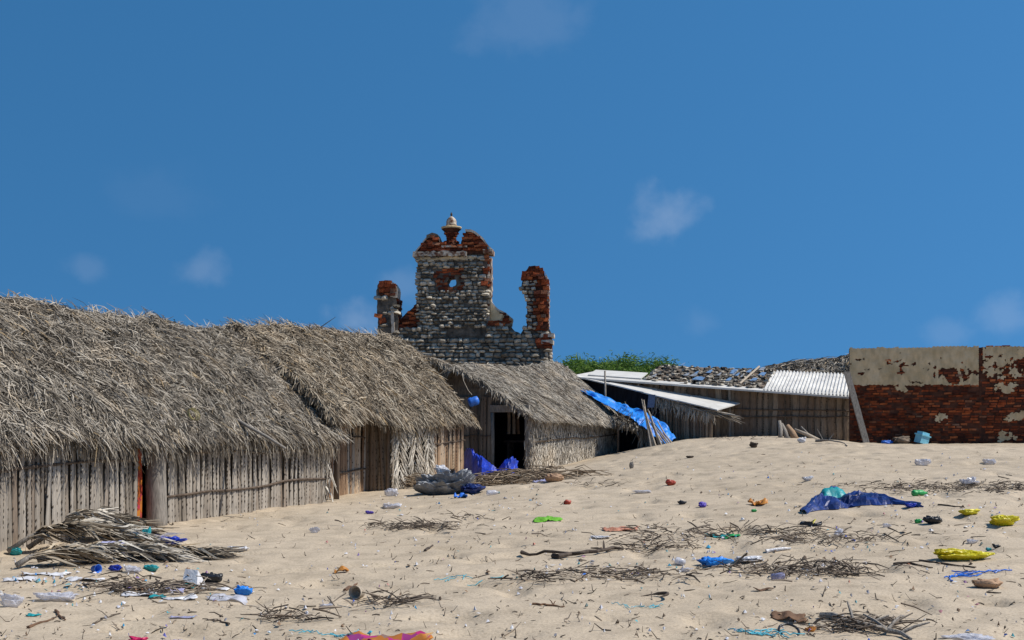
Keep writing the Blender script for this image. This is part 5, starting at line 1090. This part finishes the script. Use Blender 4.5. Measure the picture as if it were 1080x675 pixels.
scrap('cloth_scrap', 757, 567, .32, .14, M['teal'], 'teal cloth scrap in the twig band above the bright blue bag', 'cloth scrap', 140, .04); scrap('cloth_scrap', 772, 566, .2, .16, M['green'], 'green cloth scrap right beside the teal one', 'cloth scrap', 141, .04)
scrap('bark', 832, 653, .28, .10, M['brown'], 'reddish brown bark strip, lower right middle', 'bark', 142, .04, -.2); scrap('bark', 805, 623, .18, .06, M['brown'], 'small brown bark chip below the twig drift', 'bark', 143, .03)
g = ground(698, 632); tag(MB().tube([g+Vector((-.11+.18*math.sin(t)*.9, .12*math.cos(t), .02+.03*math.sin(t))) for t in np.linspace(-.4, 2.6, 10)], [.006]*3+[.016]*4+[.012, .01, .006], 6).build('husk', M['wood_dark'], None), 'curved dark husk alone on the lower sand', 'husk')
tangle('net_tangle', 806, 669, .4, .16, M['aqua'], 'tangled aqua netting at the bottom right middle', 'netting', 144, .005, 10); tangle('net_tangle', 682, 642, .3, .14, M['aqua'], 'thin aqua thread tangle below the curved husk', 'netting', 145, .003, 7); tangle('net_tangle', 500, 613, .4, .1, M['aqua'], 'pale aqua thread tangle left of the twig drift in mid-sand', 'netting', 146, .004, 6)
g = ground(832, 668); tag(MB().tube([g+Vector((.075*math.cos(t), .09*math.sin(t), .02+.035*math.sin(t))) for t in np.linspace(0, 6.283, 21)], .01, 6).build('rubber_ring', M['black'], None), 'dark rubber ring beside the tangled aqua netting', 'ring')
crumple('wrapper', 855, 666, 12, 6, M['orange'], 'crumpled ochre wrapper right of the rubber ring', 'wrapper', 147, flat=True)
# navy tarpaulin
def ridge_sheet(pl, wid, m, label, seed, two=None, hgt=None, fold=1.3):
    mb = MB(); vv = []; ff = []; nu, nv = 44, 12; P = [ground(*p) for p in pl]
    for i in range(nu+1):
        f = i/nu*(len(P)-1); k_ = min(int(f), len(P)-2); c_ = P[k_].lerp(P[k_+1], f-k_); w_ = wid[k_]+(wid[k_+1]-wid[k_])*(f-k_); hh = hgt[k_]+(hgt[k_+1]-hgt[k_])*(f-k_)
        for j in range(nv+1):
            v = j/nv*2-1; n1 = float(fbm(np.array([c_.x*4.2+v*.6]), np.array([v*1.5+seed]), seed)[0])+.45*float(fbm(np.array([c_.x*13+v*2]), np.array([v*5+seed]), seed+2)[0]); x = c_.x+.05*n1; y = c_.y+v*w_*(1+.35*n1)
            vv.append((x, y, h1(x, y)+.01+max(0, hh*(1-v*v)**.7*(1+fold*n1))))
    for i in range(nu):
        for j in range(nv): a = i*(nv+1)+j; ff.append((a, a+nv+1, a+nv+2, a+1))
    o = mb.add(vv, ff).build('tarpaulin', m); o.modifiers.new('thickness', 'SOLIDIFY').thickness = .006; return tag(o, label, 'tarpaulin')
ridge_sheet([(490, 502), (497, 502), (508, 502), (518, 502), (527, 501)], [.30, .42, .42, .35, .15], M['royal'], 'tall heap of royal blue tarpaulin against the second hut\'s corner', 33, hgt=[.62, .66, .40, .20, .05], fold=.6)
ridge_sheet([(522, 501), (530, 501), (539, 500), (546, 499)], [.15, .3, .32, .1], M['royal'], 'low fold of royal blue tarpaulin lying across the open doorway', 37, hgt=[.10, .22, .34, .24], fold=.7)
ridge_sheet([(846, 541), (862, 534), (880, 531), (905, 529), (930, 529), (950, 532), (972, 535)], [.16, .5, .6, .5, .4, .22, .12], M['navy'], 'long crumpled navy blue tarpaulin lying on the sand at right', 12, hgt=[.05, .13, .17, .13, .10, .06, .04])
scrap('cloth_scrap', 877, 530, .46, .4, M['teal'], 'teal cloth lying on the navy tarpaulin\'s left half', 'cloth scrap', 150, .04, arch=.19).location.z += .02; tangle('rope_tangle', 893, 532, .5, .5, M['wood_pale'], 'pale rope tangled over the navy tarpaulin', 'rope', 151, .009, 6).location.z += .07
crumple('plastic_bag', 962, 535, 14, 6, M['royal'], 'royal blue bag at the navy tarpaulin\'s right tip', 'plastic bag', 152, flat=True)
bottle(970, 523, .25, .05, .15, M['green'], M['green'], 'green plastic bottle on the dark debris band above the navy tarpaulin\'s tip'); crumple('plastic_bag', 984, 552, 18, 9, M['black'], 'black plastic bag near the right, below the debris band', 'plastic bag', 153, amp=.6); crumple('plastic_scrap', 968, 552, 9, 6, M['green'], 'green plastic lump left of the black bag at right', 'plastic scrap', 154)
crumple('plastic_bag', 1022, 543, 20, 7, M['yellow'], 'small flat yellow bag, smallest of the three yellow ones', 'plastic bag', 155, amp=.5); crumple('plastic_bag', 1058, 554, 30, 12, M['yellow'], 'round yellow bag nearest the right edge', 'plastic bag', 156, amp=.6, flat=True)
crumple('plastic_bag', 1014, 590, 70, 13, M['yellow'], 'long bright yellow bag lying on the sand at lower right', 'plastic bag', 157, 26, amp=.5, nu=36, nv=14, flat=True)
crumple('sandstone_lump', 1041, 620, 30, 13, M['tan'], 'salmon tan sack below the long yellow bag', 'sack', 158, amp=.4); crumple('plastic_scrap', 1043, 581, 7, 4, M['teal'], 'tiny teal lump above the long yellow bag\'s right end', 'plastic scrap', 159); crumple('charred_wood', 1051, 578, 8, 5, M['black'], 'tiny black lump right of the teal one', 'wood', 160)
g = ground(855, 555); sh = MB(); vv = []; n = 18
for i in range(n): t = 2*math.pi*i/n; vv.append((g.x+.15*math.cos(t), g.y+.05*math.sin(t)*(1+.25*math.cos(t)), 0))
sh.add([(x, y, g.z+.015) for x, y, _ in vv]+[(x, y, g.z+.05+.02*math.cos(i)) for i, (x, y, _) in enumerate(vv)], [tuple(range(n-1, -1, -1)), tuple(range(n, 2*n))]+[(i, (i+1) % n, n+(i+1) % n, n+i) for i in range(n)])
sd1 = thing('sandal', g, 'black sandal sole below the navy tarpaulin', 'sandal'); sh.build('sole', M['black'], sd1); MB().tube([(g.x+.02, g.y-.05, g.z+.04), (g.x+.06, g.y-.01, g.z+.09), (g.x+.02, g.y+.05, g.z+.05)], .008, 5).build('strap', M['yellow'], sd1)
stick(943, 596, 984, 600, .016, M['wood_dark'], 'thin dark stick left of the long yellow bag\'s shadow', seed=11); stick(970, 592, 1030, 600, .014, M['wood_dark'], 'thin dark stick lying under the long yellow bag', seed=12); tangle('net_tangle', 1018, 607, .5, .14, M['blue'], 'blue net tangle below the long yellow bag', 'netting', 161, .007, 9)
stick(868, 652, 962, 676, .03, M['wood_grey'], 'grey branch with side shoots at the bottom, lower right', 'branch', 'driftwood_branch', .06, 13, 7, .02); stick(990, 533, 1018, 536, .014, M['wood_dark'], 'thin dark stick left of the smallest yellow bag', seed=14); stick(1040, 625, 1056, 626, .01, M['wood_dark'], 'tiny dark stick right of the tan sack', seed=15)
stick(30, 663, 62, 650, .012, M['brown'], 'thin brown stick, lower left corner', seed=16); stick(58, 645, 68, 655, .014, M['brown'], 'short brown stick above the crimson bag, lower left', seed=17); stick(100, 659, 122, 648, .008, M['wood_dark'], 'bent dark twig above the crimson bag', 'twig', 'forked_twig', .2, 18, 1)
stick(448, 582, 457, 576, .02, M['wood_dark'], 'short dark stub of wood below the dark twig patch', seed=19); stick(240, 660, 215, 653, .009, M['wood_dark'], 'thin forked twig on sand below the bright blue bag at left', 'twig', 'forked_twig', .1, 20, 2)
for (px_, py_, w_, h_, m_, lb, sd2) in [(666, 494, 5, 8, 'wood_grey', 'tiny upright wooden stump below the pale leaf-mat wall', 1), (795, 472, 9, 7, 'wood_dark', 'small dark stump on the sand crest', 2), (728, 483, 9, 3, 'wood_dark', 'dark bark piece alone on the upper sand', 3)]:
    crumple('wood_stump', px_, py_, w_, h_, M[m_], lb, 'stump', 170+sd2, flat=True, amp=.4)
# logs on the crest and things by the brick wall
for i, (x0, y0, x1, y1, r_, m_, lb) in enumerate([(823, 467, 822, 444, .07, 'wood_grey', 'thin upright grey log, leftmost in the pile on the crest'), (830, 467, 824, 447, .075, 'wood_grey', 'thick grey log leaning left in the pile on the crest'), (839, 467, 830, 449, .10, 'slat_brown', 'thick brown-tan log in the middle of the pile on the crest'), (864, 465, 838, 453, .06, 'wood_pale', 'pale log lying across the right of the pile on the crest'), (856, 467, 845, 450, .03, 'wood_grey', 'thin grey branch crossing the pale log on the crest')]):
    b_ = ground(x0, y0); b_.y = 34.9+.1*i; b_.x = (x0-CX)/FPX*b_.y; b_.z = h1(b_.x, b_.y)-.03; t_ = px3(x1, y1, b_.y+.25); tag(MB().tube([b_, b_.lerp(t_, .5)+Vector((.02, 0, .01)), t_], [r_, r_*.9, r_*.7], 8).build('log', M[m_], None, True), lb, 'log')
b_ = px3(846, 468, 34.7); crumple('foam_lump', 846, 467, 9, 7, M['white'], 'white foam lump at the foot of the log pile', 'foam', 181); stick(862, 466, 893, 470, .03, M['wood_grey'], 'grey branch on sand between the log pile and the brick wall', 'branch', 'driftwood_branch', .06, 21, 3, .05)
def by_wall(px): return bp(((px-896)/FPX*36)/math.cos(ba)*1.0, 0, .32)
q = by_wall(966); q.z = h1(q.x, q.y); cr = thing('plastic_crate', q, 'pale blue plastic crate tipped against the foot of the brick wall', 'crate')
Mx = Matrix.Translation(q+Vector((0, 0, .14))) @ Matrix.Rotation(.25, 4, 'Y') @ Matrix.Rotation(.5, 4, 'Z')
def tb(mb, c, hx, hy, hz): mb.box(Mx @ Vector(c), (Mx.to_3x3() @ Vector((hx, 0, 0))), (Mx.to_3x3() @ Vector((0, hy, 0))), (Mx.to_3x3() @ Vector((0, 0, hz)))); return mb
tb(MB(), (0, 0, -.03), .16, .12, .11).build('crate_body', M['skyblue'], cr); tb(MB(), (0, 0, .10), .185, .145, .02).build('rim', M['skyblue'], cr); tb(MB(), (0, 0, .155), .14, .105, .036).build('lid', M['skyblue'], cr)
for (px_, w_, h_, m_, lb, sd2) in [(946, 20, 9, 'sack', 'brown mouldy sack left of the pale blue crate', 1), (932, 14, 5, 'blue', 'small blue plastic heap at the brick wall left of the brown sack', 2)]:
    q = by_wall(px_); o = crumple('sack' if sd2 == 1 else 'plastic_bag', px_, 468, w_, h_, M[m_], lb, 'sack' if sd2 == 1 else 'plastic bag', 190+sd2); o.location = (q.x, q.y, h1(q.x, q.y))

# twig drifts, scattered twigs and flecks: too many to count
def drift(px, py, w, dpx, n, label, seed, lean=.6, Ls=(.04, .26), m='twig', hump=.05):
    rr = random.Random(seed); mb = MB()
    for q in range(n):
        g = ground(px+(rr.gauss(0, .34) if rr.random() < .6 else rr.choice((-.3, -.12, .05, .22, .33))+rr.gauss(0, .05))*w, py+rr.gauss(0, .36)*dpx); a = rr.gauss(0, lean)+(math.pi if rr.random() < .5 else 0); L = rr.uniform(*Ls); r_ = rr.uniform(.002, .008)*rr.choice((.7, 1, 1.4)); z = g.z+r_+abs(rr.gauss(0, hump))
        e = Vector((g.x+math.cos(a)*L, g.y+math.sin(a)*L, 0)); e.z = h1(e.x, e.y)+r_+abs(rr.gauss(0, hump)); mid = Vector((g.x, g.y, z)).lerp(e, .5)+Vector((rr.uniform(-.02, .02), rr.uniform(-.03, .03), rr.uniform(0, .02)))
        mb.tube([(g.x, g.y, z), mid, e], [r_, r_*.9, r_*.5], 4)
    tag(mb.build('twig_drift', M[m], None), label, 'twigs', None, 'stuff')
drift(438, 557, 90, 5, 190, 'dark twig patch on the sand left of centre', 1, m='twig', hump=.05); drift(650, 609, 120, 8, 150, 'twig drift below the crooked branch in mid-sand', 2); drift(850, 606, 150, 9, 300, 'thick twig drift right of the bright blue bag', 3, hump=.06)
drift(770, 566, 270, 14, 330, 'long loose band of twigs across the right middle sand', 4); drift(690, 580, 90, 6, 80, 'dark twig scatter above the bright blue bag', 5); drift(1005, 515, 190, 8, 560, 'dark debris band of twigs near the right edge', 6, Ls=(.03, .2), hump=.03)
drift(300, 654, 80, 5, 60, 'thin twig drift, lower left middle', 7); drift(412, 638, 70, 5, 60, 'thin twig drift right of the tan paper cup', 8); drift(165, 622, 130, 11, 230, 'litter drift of twigs left of the white carton', 9, hump=.04)
drift(905, 664, 90, 10, 110, 'twig drift around the grey branch at the bottom', 10); drift(880, 572, 110, 8, 90, 'twig scatter below the navy tarpaulin', 11); drift(500, 548, 60, 3, 25, 'short line of twigs right of the dark twig patch', 12); drift(625, 512, 80, 3, 45, 'short line of twigs below the pale leaf-mat wall', 13); drift(560, 612, 60, 5, 40, 'small twig patch left of the mid-sand twig drift', 14); drift(780, 463, 60, 3, 30, 'twig line along the sand crest', 15)
rr = random.Random(99); mb = MB(); mf = MB()
for q in range(1300):
    py = 475+(690-475)*rr.random()**.8; px_ = rr.uniform(-20, 1110)
    if py < 475+max(0, (620-px_))*.17: continue
    g = ground(px_, py); a = rr.uniform(0, 6.28); cl = float(vnoise(g.x*.9, g.y*.7, 44)); L = rr.uniform(.012, .055)*rr.choice((1, 1, 1, 1.6, 3.2)); r_ = rr.uniform(.0016, .0048)*(1+g.y/45); dx, dy = math.cos(a)*L/2, math.sin(a)*L/2
    mb.tube([(g.x-dx, g.y-dy, h1(g.x-dx, g.y-dy)+r_), (g.x+rr.uniform(-.01, .01), g.y+rr.uniform(-.02, .02), g.z+r_*1.2+rr.uniform(0, .008)), (g.x+dx, g.y+dy, h1(g.x+dx, g.y+dy)+r_+rr.choice((0, .004, .02, .05)))], [r_, r_, r_*.6], 4)
tag(mb.build('scattered_twigs', M['twig'], None), 'small twigs scattered all over the sand', 'twigs', None, 'stuff')
for q in range(1250):
    py = 475+(690-475)*rr.random()**.9; px_ = rr.uniform(-20, 1110)
    if q > 800: cxp, cyp, wx, wy = rr.choice(((150, 618, 75, 12), (60, 612, 40, 9), (760, 580, 120, 18), (960, 530, 90, 22), (480, 530, 90, 9), (700, 600, 110, 8))); px_ = rr.gauss(cxp, wx); py = rr.gauss(cyp, wy)
    if py < 475+max(0, (620-px_))*.17: continue
    g = ground(px_, py); s_ = rr.uniform(.006, .018)*(1+g.y/40)*(1.7 if q > 800 and rr.random() < .4 else 1); a = rr.uniform(0, 6.28); vv = [g+Vector((math.cos(a+k*1.57)*s_*rr.uniform(.5, 1.3), math.sin(a+k*1.57)*s_*rr.uniform(.5, 1.3), rr.uniform(.004, .03))) for k in range(4)]
    mf.add(vv+[g+Vector((0, 0, rr.uniform(.015, .05)))], [(0, 1, 4), (1, 2, 4), (2, 3, 4), (3, 0, 4), (3, 2, 1, 0)])
tag(mf.build('litter_flecks', M['fleck'], None), 'tiny flecks of plastic and shell scattered over the sand', 'litter', None, 'stuff')
